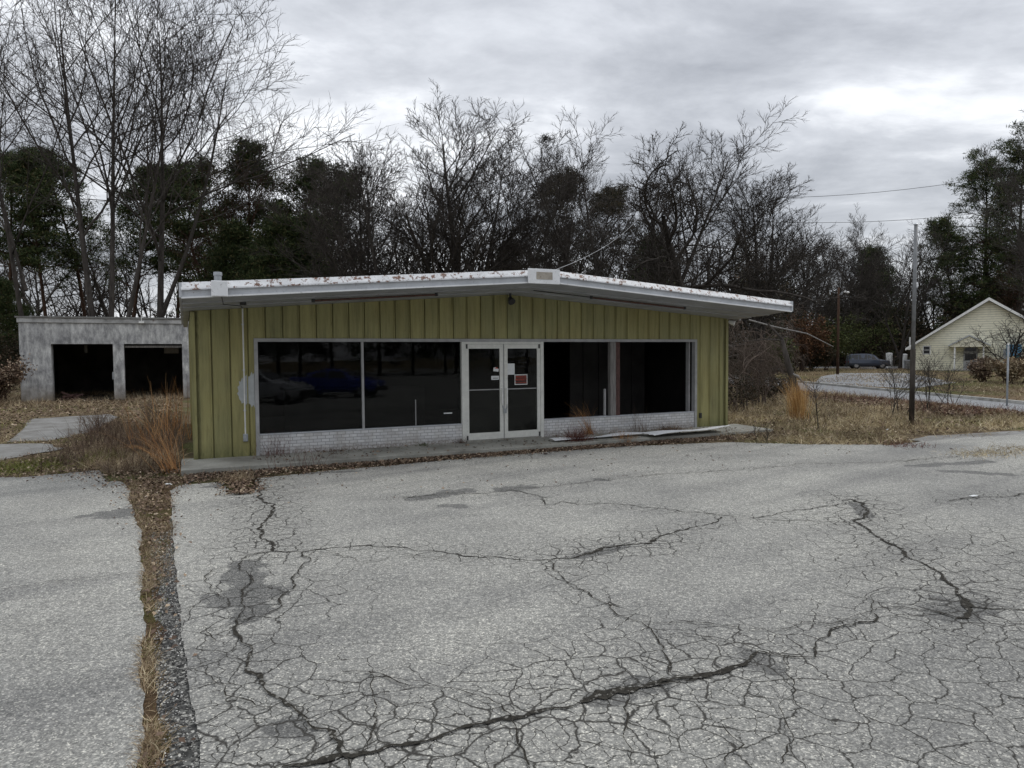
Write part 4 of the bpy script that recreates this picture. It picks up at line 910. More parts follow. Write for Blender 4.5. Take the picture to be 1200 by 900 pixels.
PT = [('pine_a', 14, 58, 160, 'pine at the far left edge with its crown above the garage corner', 0, 'needles'), ('pine_b', 62, 60, 188, 'second pine from the left edge, behind the garage', 1, 'needles'),
      ('pine_a', 108, 63, 178, 'pine standing behind the tallest multi-stemmed tree', 2, 'needles'), ('pine_b', 152, 60, 192, 'pine in the gap between the two tallest bare trees', 3, 'needles'),
      ('pine_a', 205, 62, 186, 'pine just left of the shop roof end', 4, 'needles'), ('pine_c', 246, 58, 196, 'dark full pine straight above the roof vent', 5, 'needles'),
      ('pine_c', 296, 56, 178, 'tallest full pine of the clump above the left roof slope', .5, 'needles'), ('pine_c', 338, 58, 190, 'pine in the middle of the clump left of the fan-shaped tree', 1.5, 'needles'),
      ('pine_c', 378, 60, 192, 'rightmost pine of the clump left of the fan-shaped tree', 2.5, 'needles'), ('pine_a', 636, 66, 206, 'brownish pine behind the roof ridge, left one of the pair', 3.5, 'needles_brown'),
      ('pine_a', 686, 68, 216, 'brownish pine behind the roof ridge, right one of the pair', 4.5, 'needles_brown'), ('pine_tall', 1150, 98, 182, 'tall pine with layered boughs behind the pale house', .4, 'needles'),
      ('pine_tall', 1196, 93, 158, 'tallest pine at the right edge of the photo', 2.0, 'needles'), ('cedar', 270, 50, 270, 'dark cedar behind the roof vent', 1, 'needles'), ('cedar', 318, 48, 262, 'cedar behind the left roof slope, left of two', 2, 'needles'),
      ('cedar', 362, 50, 258, 'cedar behind the left roof slope, right of two', 3, 'needles'), ('cedar', 1030, 105, 300, 'dark conifer behind the parked dark vehicle', 4, 'needles'), ('pine_c', 1120, 98, 262, 'dark conifer right of the metal pole, behind the house eave', 5, 'needles'),
      ('cedar', 10, 46, 330, 'dark cedar beside the left end of the garage', 0, 'needles'), ('cedar', 590, 62, 292, 'dark cedar low behind the roof ridge', 2.2, 'needles_brown'), ('cedar', 770, 60, 285, 'dark cedar low behind the right roof slope', 3.2, 'needles')]
for key, px, Y, top, lab, rz, lm_ in PT: tree('cedar_tree' if key == 'cedar' else 'pine_tree', key, px, Y, top, lab, GP, 'bark_red' if px < 420 else 'bark_dark', lm_, rz)
# the nest
g = np.random.default_rng(5); a_ = Acc(); nt_ = [o for o in COL.objects if 'dark nest' in str(o.get('label', ''))][0]; bpy.context.view_layer.update()
mw = np.array(nt_.matrix_basis); cvv = TREES['leaning'][2][0] @ mw[:3, :3].T + mw[:3, 3]; tgt = np.array([(640 - 600) / 820 * 45.2, 45.2, 2.1 + (414.4 - 141) * 45.2 / 820])
c0 = cvv[np.argmin(np.linalg.norm(cvv - tgt, axis=1))][None, None] 
n_ = 160; P = np.repeat(c0[0], n_, 0) + g.normal(size=(n_, 3)) * np.array([.2, .2, .12]); pt, rd = grow(P, unit(g.normal(size=(n_, 3)) * np.array([1, 1, .4])), np.full(n_, .35), np.full(n_, .012), 2, .2, 0, .6, g); a_.add(*tubes(pt, rd, 3))
tag(np_mesh('twig_nest', *a_.get(), M['bark_dark']), 'small dark ball of twigs high in the leaning bare tree behind the ridge', 'nest')

# far-off wood: one mass of trunks, twigs and dark leaves
g = np.random.default_rng(77)
LV = [dict(w=.05, up=.02, tip=.15), dict(m=12, t0=.25, ang=40, ratio=.42, K=4, w=.12, up=.06), dict(m=6, t0=.15, ang=42, ratio=.5, K=3, w=.15, up=.05, rmin=.022), dict(m=4, t0=.1, ang=42, ratio=.5, K=2, w=.15, up=.05, rmin=.016)]
wp = [bare_tree(100 + i, 14, [((g.normal() * .08, 0, 1), 1, (0, 0, 0), 1)], LV, .16) for i in range(5)]
wa = Acc(); pxs = np.linspace(-160, 1380, 150) + g.normal(size=150) * 6
for i, px in enumerate(pxs):
    Y = g.uniform(96, 130) if px > 930 else g.uniform(72, 112) if px > 520 else g.uniform(62, 95); top = np.interp(px, [-160, 0, 200, 420, 560, 800, 940, 1040, 1120, 1380], [260, 275, 290, 325, 325, 290, 290, 318, 300, 280]) + g.normal() * 14
    z = 2.1 + (414.4 - top) * Y / 820; (tv, tf), (cv, cf) = wp[i % 5]; s_ = z / 13.5; an = g.uniform(0, 6.3); rot = np.array([[math.cos(an), -math.sin(an), 0], [math.sin(an), math.cos(an), 0], [0, 0, 1]])
    for v_, f_ in ((tv, tf), (cv, cf)): wa.add((v_ @ rot.T) * s_ + np.array([(px - 600) / 820 * Y, Y, 0]), f_)
np_mesh('distant_wood', *wa.get(), M['bark_dark']); tag(bpy.data.objects['distant_wood'], kind='stuff')
# leafy understorey of the wood
NB = 40000; px = g.uniform(-200, 1400, NB); px[:13000] = g.uniform(830, 1260, 13000); Y = g.uniform(60, 108, NB)
hmax = np.interp(px, [-200, 200, 420, 560, 900, 960, 1040, 1100, 1400], [5, 5.5, 5.5, 7.5, 11, 11, 12, 11, 11]) * (.78 + .22 * np.sin(px * .045) + .18 * np.sin(px * .13 + 1))
Y = np.where(px < 520, 60 + (Y - 60) * .7, np.where(px > 925, Y * .6 + 60, Y + 6))
hmax = np.where(px > 830, hmax * 1.05, hmax)
z = g.uniform(0, 1, NB) ** 1.15 * hmax
lv = leaf_cloud(np.c_[(px - 600) / 820 * Y, Y, z], 7, .5, .42, g, .4, .8)
tag(np_mesh('wood_understorey', *lv, M['woods_leaf']), kind='stuff')

# ------------------------------------------------------------------ grass, weeds, leaves
def blades(P, D, Lh, W, K, droop, g, wander=.05):
    """thin tapering strips starting at P; droop bends them back to earth"""
    n = len(P); pts = np.empty((n, K + 1, 3)); pts[:, 0] = P; d = unit(D)
    for k_ in range(K):
        pts[:, k_ + 1] = pts[:, k_] + d * (Lh / K)[:, None]; d = unit(d + np.c_[np.zeros(n), np.zeros(n), -droop * (k_ + 1) / K] + g.normal(size=(n, 3)) * wander)
    s_ = unit(np.cross(D, g.normal(size=(n, 3)))); t = 1 - .85 * np.linspace(0, 1, K + 1)
    off = s_[:, None] * (W[:, None] * t[None])[..., None] * .5
    V = np.stack([pts - off, pts + off], 2).reshape(-1, 3); V[:, 2] = np.maximum(V[:, 2], -.02)
    i = np.arange(n * (K + 1) * 2).reshape(n, K + 1, 2); Q = np.stack([i[:, :-1, 0], i[:, :-1, 1], i[:, 1:, 1], i[:, 1:, 0]], -1).reshape(-1, 4)
    return V, Q
def field(name, xy, hmin, hmax, w, mt, g, lean=.6, K=3, droop=.5, hfun=None):
    n = len(xy); D = np.c_[g.normal(size=(n, 2)) * lean, np.ones(n)]; h = g.uniform(hmin, hmax, n) * (1 if hfun is None else hfun(xy))
    V, Q = blades(np.c_[xy, np.full(n, -.025)], D, h, np.full(n, w) * g.uniform(.6, 1.4, n), K, np.full(n, droop) * g.uniform(.2, 1.8, n), g)
    return tag(np_mesh(name, V, Q, mt), kind='stuff')
def clumpy(xy, g, k1=1.3, k2=3.1, thr=0.0):
    f_ = np.sin(xy[:, 0] * k1 + 1.7 * np.sin(xy[:, 1] * k1 * .8)) + np.sin(xy[:, 1] * k2 + 2 * np.sin(xy[:, 0] * k2 * .7)) * .8
    return xy[f_ + g.normal(size=len(xy)) * .8 > thr]
def uv2w(u, v): return np.array([BX, BY]) + u[:, None] * U + v[:, None] * N
def w2uv(xy): d = xy - np.array([BX, BY]); return d @ U, d @ N
TOPU = [-1, 0, 2, 6, 9, 11.4, 12.6, 14.3, 15.3, 18.9, 24, 60]; TOPV = [-2.25, -2.25, -1.95, -1.6, -1.7, -2.2, -3.3, -4.3, -4.1, -4.4, -5.2, -14]
def near_edge(y): return np.interp(y, [8, 27, 40, 60, 120], [17.6, 16.6, 13.9, 12.6, 12])
g = np.random.default_rng(31)
def right_pts(n, y0, y1):
    p = np.c_[g.uniform(4, 20, n), g.uniform(y0, y1, n)]; u, v = w2uv(p)
    ok = (v > np.interp(u, TOPU, TOPV) - .05 + g.normal(size=n) * .06) & (p[:, 0] < near_edge(p[:, 1]) - .1) & ((u > 13.75) | (v < -1.45) | (v > 9.4)) & (u > 11.3)
    patch = (u > 15.2) & (u < 30) & (v < -3.1 - .12 * (u - 15.2)) & (v > -5.9)
    return p[ok & ~(patch & (g.uniform(size=n) > .06))]
field('dry_grass', clumpy(right_pts(150000, 13, 34), g, thr=-.5), .12, .36, .010, M['straw'], g, 1.0)
field('dry_grass', clumpy(right_pts(70000, 30, 66), g, thr=-.6), .2, .5, .025, M['straw'], g, .9)
field('dark_weeds', clumpy(right_pts(16000, 15, 36), g, 1.9, 4.3, .8), .25, .75, .009, M['stem'], g, .5, K=4)
p = right_pts(60000, 22, 50); p = p[(near_edge(p[:, 1]) - p[:, 0]) < 2.6 + g.normal(size=len(p)) * .6]; field('dark_weeds', p[:14000], .15, .5, .014, M['redweed'], g, .8)
field('green_grass', clumpy(right_pts(22000, 15, 30), g, .9, 2.2, 1.35), .08, .22, .010, M['green_grass'], g, .7)
# verge beyond the kerb
p = np.c_[g.uniform(20.2, 60, 60000), g.uniform(26, 90, 60000)]; field('verge_grass', clumpy(p, g, .5, 1.1, -.1), .08, .25, .03, M['straw_left'], g, .9, K=2)
# left of the shop
def left_pts(n, u0=-9, u1=0, v0=-1.5, v1=22):
    u = g.uniform(u0, u1, n); v = g.uniform(v0, v1, n)
    ok = (v > np.interp(u, [-60, -3.4, -2.7, -2.0, -1.6, -1.45, -1.1, -.9, 0], [.5, .16, -.05, .05, .2, -.5, -1.3, -3.6, -2.3]) + g.normal(size=n) * .05) & ~((u > -.3) & (v > -1.35))
    p = uv2w(u, v)[ok]
    for q in (G((12, 517), (40, 490), (128, 485), (140, 489), (104, 506), (58, 516)), G((-60, 545), (-40, 520), (50, 519), (72, 525), (30, 534), (-10, 541))):
        q = np.array(q); ins = np.zeros(len(p), bool)
        for a, b in zip(q, np.roll(q, -1, 0)):
            c = ((a[1] > p[:, 1]) != (b[1] > p[:, 1])) & (p[:, 0] < (b[0] - a[0]) * (p[:, 1] - a[1]) / (b[1] - a[1] + 1e-9) + a[0]); ins ^= c
        p = p[~ins]
    return p
field('dry_weeds', clumpy(left_pts(70000), g, thr=-.4), .05, .19, .009, M['straw_left'], g, 1.0)
field('dry_weeds', left_pts(17000, -1.9, -.1, -.6, 8), .12, .42, .008, M['straw_left'], g, .8, K=4)
field('weed_stems', clumpy(left_pts(5000, -2.6, -.1, -.8, 9), g, 2, 5, .2), .35, .95, .008, M['stem'], g, .45, K=4, droop=.3)
field('green_grass', clumpy(left_pts(36000), g, .8, 1.9, 1.1), .05, .16, .010, M['green_grass'], g, .8)
p = left_pts(16000, -6, -2.4, .0, 2.2); field('green_grass', clumpy(p, g, 1.6, 2.5, .2), .05, .14, .010, M['green_grass'], g, .8)
p = left_pts(40000, -18, 6, 18, 32); field('dry_weeds', clumpy(p, g, .7, 1.7, -.2), .1, .4, .02, M['straw_left'], g, .8)
def leaves(name, xy, size, g, zmax=.04):
    n = len(xy); c = np.c_[xy, g.uniform(.004, zmax, n)]; nrm = unit(np.c_[g.normal(size=(n, 2)) * .5, np.ones(n)]); a = unit(np.cross(nrm, g.normal(size=(n, 3)))); b = np.cross(nrm, a)
    l = size * g.uniform(.5, 1.3, (n, 1)); V = np.stack([c - a * l * .5, c - b * l * .3 + nrm * l * .12, c + a * l * .5, c + b * l * .3 + nrm * l * .15], 1).reshape(-1, 3); V[:, 2] = np.maximum(V[:, 2], .003)
    return tag(np_mesh(name, V, np.arange(4 * n).reshape(n, 4), M['litter']), kind='stuff')
n = 15000; u = g.uniform(-.2, 14.2, n); v = -1.36 - np.abs(g.normal(size=n)) * .24 * np.interp(u, [-.2, 1, 4, 8, 14], [1.6, 1.5, 1.0, .75, 1.3])
leaves('fallen_leaves', uv2w(u, v), .05, g)
n = 3600; v = .4 - np.minimum(g.exponential(2.1, n), 11.5); u = edge_l(v) + (edge_r(v) - edge_l(v)) * (.5 + g.normal(size=n) * np.interp(v, [-8, -3, 0], [.3, .34, .75])); leaves('fallen_leaves', uv2w(u, v), .05, g, .06)
n = 900; u = g.normal(size=n) * .16 + .64; v = g.uniform(-3.6, -2.0, n); leaves('fallen_leaves', uv2w(u, v), .06, g)
leaves('fallen_leaves', left_pts(4000, -6, 0, -1, 9), .06, g, .07); leaves('fallen_leaves', left_pts(5000, -9, 2, 9, 24), .11, g, .07)
p = right_pts(26000, 14, 34); leaves('fallen_leaves', p[g.uniform(size=len(p)) < .35], .09, g, .08)
p = right_pts(60000, 22, 50); p = p[(near_edge(p[:, 1]) - p[:, 0]) < 3]; leaves('fallen_leaves', p, .16, g, .09)
n = 700; u = g.uniform(0, 13, n); v = g.uniform(-5, -1.8, n) ; leaves('scattered_leaves', uv2w(u, v)[:260], .05, g, .01)
n = 500; u = g.uniform(1, 13, n); v = g.uniform(-1.3, -.05, n); o_ = leaves('scattered_leaves', uv2w(u, v), .06, g, .02); o_.location.z = .1
# growth in the strip between the pavements
vv_ = g.uniform(-12, -1.4, 44000); uu_ = edge_l(vv_) + (edge_r(vv_) - edge_l(vv_)) * np.clip(np.abs(g.normal(size=44000)) * .16 * np.interp(vv_, [-12, -8, -6, -2], [1, 1.4, 3, 4]), 0, 1)
field('strip_moss', clumpy(uv2w(uu_, vv_), g, 4, 9, .35), .012, .05, .006, M['green_grass'], g, 1.4, K=2)
field('strip_grass', clumpy(uv2w(uu_, vv_)[:30000], g, 3, 7, .2), .03, .12, .005, M['straw_left'], g, 1.0, K=3)
# pebbles
def pebbles(name, xy, size, g):
    n = len(xy); base = np.array([[1, 0, 0], [0, 1, 0], [-1, 0, 0], [0, -1, 0], [0, 0, .7], [0, 0, -.7]]); s_ = size * g.uniform(.4, 1.4, (n, 1, 1)) * g.uniform(.6, 1.3, (n, 6, 3))
    an = g.uniform(0, 6.3, n); rot = np.zeros((n, 3, 3)); rot[:, 0, 0] = np.cos(an); rot[:, 0, 1] = -np.sin(an); rot[:, 1, 0] = np.sin(an); rot[:, 1, 1] = np.cos(an); rot[:, 2, 2] = 1
    V = np.einsum('nij,nkj->nki', rot, base[None] * s_) + np.c_[xy, np.full(n, .0)][:, None]
    T = np.array([[0, 1, 4], [1, 2, 4], [2, 3, 4], [3, 0, 4], [1, 0, 5], [2, 1, 5], [3, 2, 5], [0, 3, 5]]); Fc = (np.arange(n)[:, None, None] * 6 + T[None]).reshape(-1, 3)
    return tag(np_mesh(name, V.reshape(-1, 3), Fc, M['pebble']), kind='stuff')
M['pebble'] = leafmat('pebbles', [(0, (.05, .05, .048)), (.5, (.16, .155, .145)), (.85, (.33, .32, .3)), (1, (.7, .69, .65))])
v = g.uniform(-12, -5.5, 3800); uu_ = edge_l(v) + (edge_r(v) - edge_l(v)) * g.uniform(.3, 1.0, len(v)); pebbles('loose_gravel', uv2w(uu_, v), .007, g)
cg = []
for pts, w in CR:
    if w < .04: continue
    for a, b in zip(pts[:-1], pts[1:]):
        m_ = int(np.hypot(b[0] - a[0], b[1] - a[1]) * 70); t = g.uniform(0, 1, m_)[:, None]; cg.append(np.array(a) * (1 - t) + np.array(b) * t + g.normal(size=(m_, 2)) * w * .5)
pebbles('loose_gravel', np.concatenate(cg), .0055, g)

# separate tufts and weeds
def tuft(name, label, cat, x, y, n, h, spread, lean, droop, w, mt, seed, z=0, group=None, K=6, jit=.35):
    g_ = np.random.default_rng(seed); P = np.c_[g_.normal(size=(n, 2)) * spread, np.full(n, -.02)]
    D = np.c_[g_.normal(size=(n, 2)) * jit + np.array(lean)[None], np.ones(n)]
    V, Q = blades(P, D, h * g_.uniform(.45, 1.1, n), np.full(n, w), K, droop * g_.uniform(.4, 1.6, n), g_, .06)
    o_ = np_mesh(name, V, Q, mt); o_.location = (x, y, z); return tag(o_, label, cat, group)
x, y = ground(936, 491); tuft('golden_grass', 'tall golden orange grass clump round the base of the broken leaning trunk', 'grass clump', x, y, 520, 1.35, .11, (-.05, 0), .26, .011, M['gold'], 1, jit=.14)
x, y = Bw(-.38, -.75); tuft('orange_grass', 'tall orange grass leaning left away from the shop corner', 'grass clump', x, y, 85, 1.7, .1, (-.6, .35), .26, .0065, M['broom'], 2, K=9, jit=.18)
x, y = Bw(-.75, 2.2); tuft('orange_grass', 'upright rusty grass clump in front of the right garage bay', 'grass clump', x, y, 75, 1.35, .2, (-.15, .05), .16, .011, M['broom'], 3, K=7, jit=.17)
x, y = Bw(-.35, 4.6); tuft('orange_grass', 'rusty grass clump farther back against the garage side of the shop wall', 'grass clump', x, y, 80, 1.6, .25, (-.05, .05), .12, .012, M['broom'], 4, K=7, jit=.14)
x, y = Bw(-1.6, 1.3); tuft('green_weed', 'low green weed clump in the dead grass left of the shop', 'weed', x, y, 500, .35, .25, (0, 0), .5, .012, M['green_grass'], 5, jit=.8)
x, y = Bw(8.85, -.06); tuft('sill_grass', 'brown grass leaning over the brick sill into the empty right window', 'grass clump', x, y, 110, .95, .07, (-.35, .22), .35, .008, M['broom'], 6, z=.1, K=8, jit=.25)
x, y = Bw(7.95, -.95); tuft('red_weed', 'dark red dead weed on the walk just right of the doors', 'weed', x, y, 420, .55, .13, (0, 0), .2, .009, M['redweed'], 7, z=.02, jit=.55)
x, y = Bw(9.1, -1.2); tuft('rust_weed', 'thin rusty weed growing from the leaves in front of the metal strip', 'weed', x, y, 120, .42, .1, (0, 0), .3, .007, M['broom'], 8, jit=.5)
x, y = Bw(11.1, -.35); tuft('brown_weed', 'round brown weed mat on the walk behind the fallen metal sheet', 'weed', x, y, 520, .3, .16, (0, 0), .8, .009, M['litter'], 9, z=.1, jit=.9)
x, y = Bw(10.2, -.3); tuft('stalk_weed', 'thin dark stalks against the white bricks under the right window', 'weed', x, y, 40, .75, .16, (0, 0), .1, .008, M['stem'], 10, z=.1, jit=.25)
x, y = Bw(5.45, -.12); tuft('door_weed', 'tiny dark weed at the left foot of the door frame', 'weed', x, y, 60, .22, .05, (0, 0), .4, .008, M['stem'], 11, z=.1, jit=.6)
x, y = Bw(4.55, -.1); tuft('wall_weed', 'small green weed at the foot of the white bricks left of the doors', 'weed', x, y, 70, .14, .07, (0, 0), .5, .010, M['shrub_green'], 12, z=.1, jit=.8)
x, y = Bw(2.6, -.1); tuft('wall_weed', 'low brown weed mat against the bricks under the left window', 'weed', x, y, 160, .16, .2, (0, 0), .6, .010, M['stem'], 13, z=.1, jit=.8)
x, y = Bw(1.45, -.16); tuft('wall_weed', 'spindly reddish stalks at the left end of the white bricks', 'weed', x, y, 60, .6, .16, (0, 0), .1, .007, M['redweed'], 14, z=.1, jit=.3)
x, y = Bw(1.75, -1.35); tuft('leaf_weed', 'dark stalks rising from the leaves below the conduit', 'weed', x, y, 60, .5, .25, (0, 0), .1, .007, M['redweed'], 15, jit=.3)
x, y = Bw(.62, -2.3); tuft('crack_weed', 'dry brown weeds growing out of the crack below the left end of the walk', 'weed', x, y, 200, .3, .12, (0, 0), .5, .007, M['straw_left'], 16, jit=.6)
for i, (px, py, lab) in enumerate(((1170, 531, 'low straw tuft on the paving seam at the right edge'), (1140, 533, 'second straw tuft from the right edge on the paving seam'), (1060, 522, 'reddish straw tuft at the corner where the grass meets the lot'), (1192, 527, 'straw tuft at the extreme right edge of the paving seam'))):
    x, y = ground(px, py); tuft('seam_tuft', lab, 'grass clump', x, y, 260, .2, .28, (0, 0), .6, .009, M['straw'] if i != 2 else M['redweed'], 20 + i, jit=.9, group='tufts on the paving seam')

# saplings and shrubs
SL = [dict(w=.06, up=.03, tip=.2), dict(m=9, t0=.25, ang=36, ratio=.5, K=5, w=.1, up=.05, rmin=.006), dict(m=5, t0=.15, ang=40, ratio=.5, K=4, w=.12, up=.05, rmin=.0045), dict(m=3, t0=.1, ang=40, ratio=.5, K=3, w=.15, up=.03, rmin=.003)]
def shrub(name, label, cat, x, y, h, seed, nst, leanr, r0, levels=SL, bk='bark', leaf=None, leafn=0, lsize=.1, group=None):
    g_ = np.random.default_rng(seed)
    st_ = [((g_.normal() * leanr, g_.normal() * leanr, 1), g_.uniform(.7, 1), (g_.normal() * .06 * nst ** .5, g_.normal() * .06 * nst ** .5, -.03), g_.uniform(.6, 1)) for _ in range(nst)]
    (tv, tf), (cv, cf) = bare_tree(seed, h / 1.08, st_, levels, r0); root = empty(name, (x, y, 0), 0, label, cat, group)
    np_mesh('stems', tv, tf, M[bk], root); np_mesh('twigs', cv, cf, M[bk], root)
    if leaf:
        C = cv[g_.integers(0, len(cv), leafn)]; lv_ = leaf_cloud(C, 3, lsize * .8, lsize, g_, .5, 1); np_mesh('leaves', *lv_, M[leaf], root)
    return root
x, y = ground(956, 503); shrub('sapling', 'thin bare sapling in the dry grass right of the golden grass clump', 'sapling', x, y, 2.0, 41, 1, .05, .022)
x, y = ground(1052, 488); shrub('sapling', 'spindly multi-stemmed bare shrub just left of the metal pole', 'shrub', x, y, 2.3, 42, 5, .28, .016)
x, y = ground(1086, 482); shrub('sapling', 'spindly multi-stemmed bare shrub just right of the metal pole', 'shrub', x, y, 2.6, 43, 6, .25, .016)
x, y = ground(1115, 476); shrub('sapling', 'low bare shrub between the metal pole and the sign post', 'shrub', x, y, 1.8, 44, 6, .35, .014)
x, y = ground(895, 520); shrub('dead_weed', 'single dead weed stalk by the right end of the walk', 'weed', x, y, .55, 45, 3, .3, .007)
OK_ = [dict(w=.06, up=.02, tip=.3), dict(m=12, t0=.25, ang=58, ratio=.75, K=8, w=.16, up=.03, rr=.6, rmin=.02), dict(m=8, t0=.15, ang=45, ratio=.5, K=5, w=.15, up=.03, rmin=.012), dict(m=6, t0=.1, ang=45, ratio=.45, K=4, w=.2, up=.02, rmin=.008)]
shrub('bare_shrub_tree', 'low spreading bare tree in front of the pale house', 'tree', 34.0, 48, 5.2, 46, 3, .35, .09, OK_, 'bark_dark')
for i, (px, Y, h, lf, lab) in enumerate(((1150, 47, 1.7, 'litter', 'low brown bush in front of the house porch'), (1186, 44, 1.7, 'straw_left', 'straw brown bush behind the sign post'), (1215, 46, 2.4, 'litter', 'brown bush at the right edge beside the road'),
        (938, 74, 6.2, 'shrub_rust', 'tall reddish bush behind the road left of the lamp post'), (968, 78, 6.8, 'shrub_green', 'tall yellow green bush at the foot of the lamp post'), (1004, 92, 7.4, 'shrub_green', 'yellow green bush right behind the parked dark vehicle'),
        (908, 66, 3.4, 'shrub_green', 'dark green bush seen past the right corner of the shop'), (952, 76, 3.2, 'woods_leaf', 'dark low bush between the red and yellow green bushes'), (1026, 92, 4.2, 'woods_leaf', 'dark low bush just behind the parked vehicle roof'))):
    shrub('bush', lab, 'bush', (px - 600) / 820 * Y, Y, h, 60 + i, 9, .4, .04, SL, 'bark_red', lf, 1500, .16 if Y < 60 else .24, group='bushes along the road and wood edge')
for i, (px, Y, h, lab) in enumerate(((2, 33, 3.4, 'dark bush hanging over the left side of the garage'), (-14, 30, 2.2, 'brown bush at the left edge below the garage corner'))):
    shrub('bush', lab, 'bush', (px - 600) / 820 * Y, Y, h, 80 + i, 8, .35, .03, SL, 'bark_red', 'woods_leaf' if i == 0 else 'litter', 1300, .12, group='bushes at the left edge')
for i, (u_, v_, h, lab) in enumerate(((-1.4, 2.4, .9, 'dead weed bush midway between the white scrap and the shop wall'), (-.7, 1.1, 1.0, 'dead weed bush just left of the leaning orange grass'), (-1.9, 4.2, .8, 'low dead weed bush right of the old garage drive'), (-.9, 6, 1.2, 'tall dead weed bush in front of the right garage bay'),
        (-2.6, 8.5, .9, 'dead weed bush at the far end of the garage drive'), (-1.1, 9.5, 1.3, 'farthest tall dead weed bush before the garage middle pillar'), (-.6, 3.0, 1.1, 'dead weed bush hugging the side wall of the shop'), (-1.2, -.2, .55, 'smallest dead weed bush at the edge of the leaf pile'))):
    x, y = Bw(u_, v_); shrub('dead_weed', lab, 'weed', x, y, h * .72, 90 + i, 8, .45, .008, SL, 'tan_stem', group='dead weed bushes left of the shop')
# vine-hung tree at the right end of the shop
VL = [dict(w=.12, up=.0, tip=.4), dict(m=12, t0=.45, ang=60, ratio=.5, K=6, w=.15, up=-.12, rmin=.01), dict(m=7, t0=.1, ang=50, ratio=.75, K=6, w=.1, up=-.45, rmin=.006), dict(m=3, t0=.1, ang=40, ratio=.6, K=4, w=.15, up=-.3, rmin=.005)]
x, y = ((868 - 600) / 820 * 25.5, 25.5); shrub('vine_thicket', 'tangle of reddish hanging vines on thin trunks just right of the shop corner', 'thicket', x, y, 4.3, 51, 5, .16, .05, VL, 'vine')
x, y = ((895 - 600) / 820 * 28.5, 28.5); shrub('vine_thicket', 'second vine tangle behind the broken leaning trunk', 'thicket', x, y, 3.9, 52, 4, .2, .045, VL, 'vine')
for i, (px, Y, h, lab) in enumerate(((860, 24, 1.4, 'brush bush touching the right corner of the shop'), (885, 27, 1.2, 'low brush bush left of the broken trunk'), (905, 29, 1.1, 'low brush bush right behind the broken trunk'), (875, 31, 1.6, 'brush bush between the two vine tangles'),
        (918, 33, 1.2, 'low brush bush behind the golden grass clump'), (897, 36, 1.7, 'farther brush bush beside the road edge'), (862, 38, 2.2, 'tallest brush bush behind the shop corner'))):
    shrub('undergrowth_bush', lab, 'bush', (px - 600) / 820 * Y, Y, h, 120 + i, 10, .4, .012, SL, 'vine', 'woods_leaf', 260, .09, group='brush right of the shop')
# broken trunk
bt = empty('broken_trunk', (9.75, 23.6, 0), 0, 'snapped dark trunk leaning left out of the golden grass clump', 'dead tree')
MB().tube([(.05, 0, -.05), (-.15, 0, .8), (-.42, .05, 1.7), (-.62, .05, 2.5)], [.14, .12, .1, .06], 9).build('stump', M['bark'], bt, smooth=True)
MB().tube([(-.3, -.06, 1.35), (-.12, -.05, 1.25), (.0, -.04, 1.12)], [.03, .06, .02], 6).build('splinter', M['post_wood'], bt)
MB().tube([(-.62, .05, 2.48), (-1.2, .1, 2.52), (-1.9, .1, 2.45)], [.03, .02, .01], 6).build('broken_limb', M['bark'], bt)
MB().tube([(-1.6, .5, 3.2), (-.8, .3, 2.95), (.2, 0, 2.7), (1.0, -.2, 2.25)], [.028, .026, .02, .01], 6).build('fallen_limb', M['post_wood'], bt)
MB().tube([(-.6, .05, 2.5), (-1.0, .35, 3.05)], [.035, .03], 6).build('broken_limb', M['bark'], bt)

# ------------------------------------------------------------------ poles, sign, lamp, wires
x, y = ground(1068, 499); zt = 2.1 + (414.4 - 268) * y / 820
pl = empty('metal_pole', (x, y, 0), 0, 'tall thin grey metal pole with a rusty dark lower half in the dry grass', 'pole')
MB().tube([(0, 0, -.1), (.01, 0, 2.15)], .07, 10).build('pole_base', M['bark_dark'], pl, smooth=True); MB().tube([(.01, 0, 2.15), (.03, 0, zt)], [.052, .045], 10).build('pole_shaft', M['frame_dark'], pl, smooth=True)
MB().tube([(.03, 0, zt), (.03, 0, zt + .03)], [.06, .03], 10).build('pole_cap', M['galv'], pl)
x, y = ground(1180, 475)
sp_ = empty('sign_post', (x, y, 0), R(-36), 'short grey sign post with its plate edge-on beside the road', 'sign post')
MB().tube([(0, 0, -.1), (0, 0, 2.25)], .035, 8).build('post', M['galv'], sp_, smooth=True); MB().box(-.015, .015, -.3, .3, 1.55, 2.28).build('sign_plate', M['galv'], sp_); MB().box(-.03, .03, -.06, .0, 2.282, 2.36).build('bracket', M['white'], sp_)
lp = empty('street_lamp', (29.8, 64, 0), 0, 'wooden street lamp pole with a cobra-head lamp at the wood edge', 'street lamp'); zt = 7.3
MB().tube([(0, 0, -.1), (0, 0, zt + .6)], [.13, .09], 10).build('wooden_pole', M['bark_red'], lp, smooth=True)
MB().tube([(0, 0, zt - .2), (.2, 0, zt + .1), (.5, 0, zt + .2)], .03, 6).build('arm', M['galv'], lp); MB().tube([(.4, 0, zt + .2), (.6, 0, zt + .2), (.9, 0, zt + .15), (.98, 0, zt + .13)], [.04, .1, .09, .03], 10).build('lamp_head', M['white'], lp, smooth=True)
for i, (a_, b_, lab) in enumerate((((870, 236, 66), (1330, 178, 60), 'upper power line crossing the sky on the right'), ((870, 262, 66), (1330, 226, 60), 'lower power line crossing the sky on the right'))):
    A, B_ = [Vector(((q[0] - 600) / 820 * q[2], q[2], 2.1 + (414.4 - q[1]) * q[2] / 820)) for q in (a_, b_)]
    tag(MB().tube([A.lerp(B_, t / 14) + Vector((0, 0, -1.2 * 4 * (t / 14) * (1 - t / 14))) for t in range(15)], .022, 4).build('power_line', M['dark_metal']), lab, 'power line', 'power lines over the road')
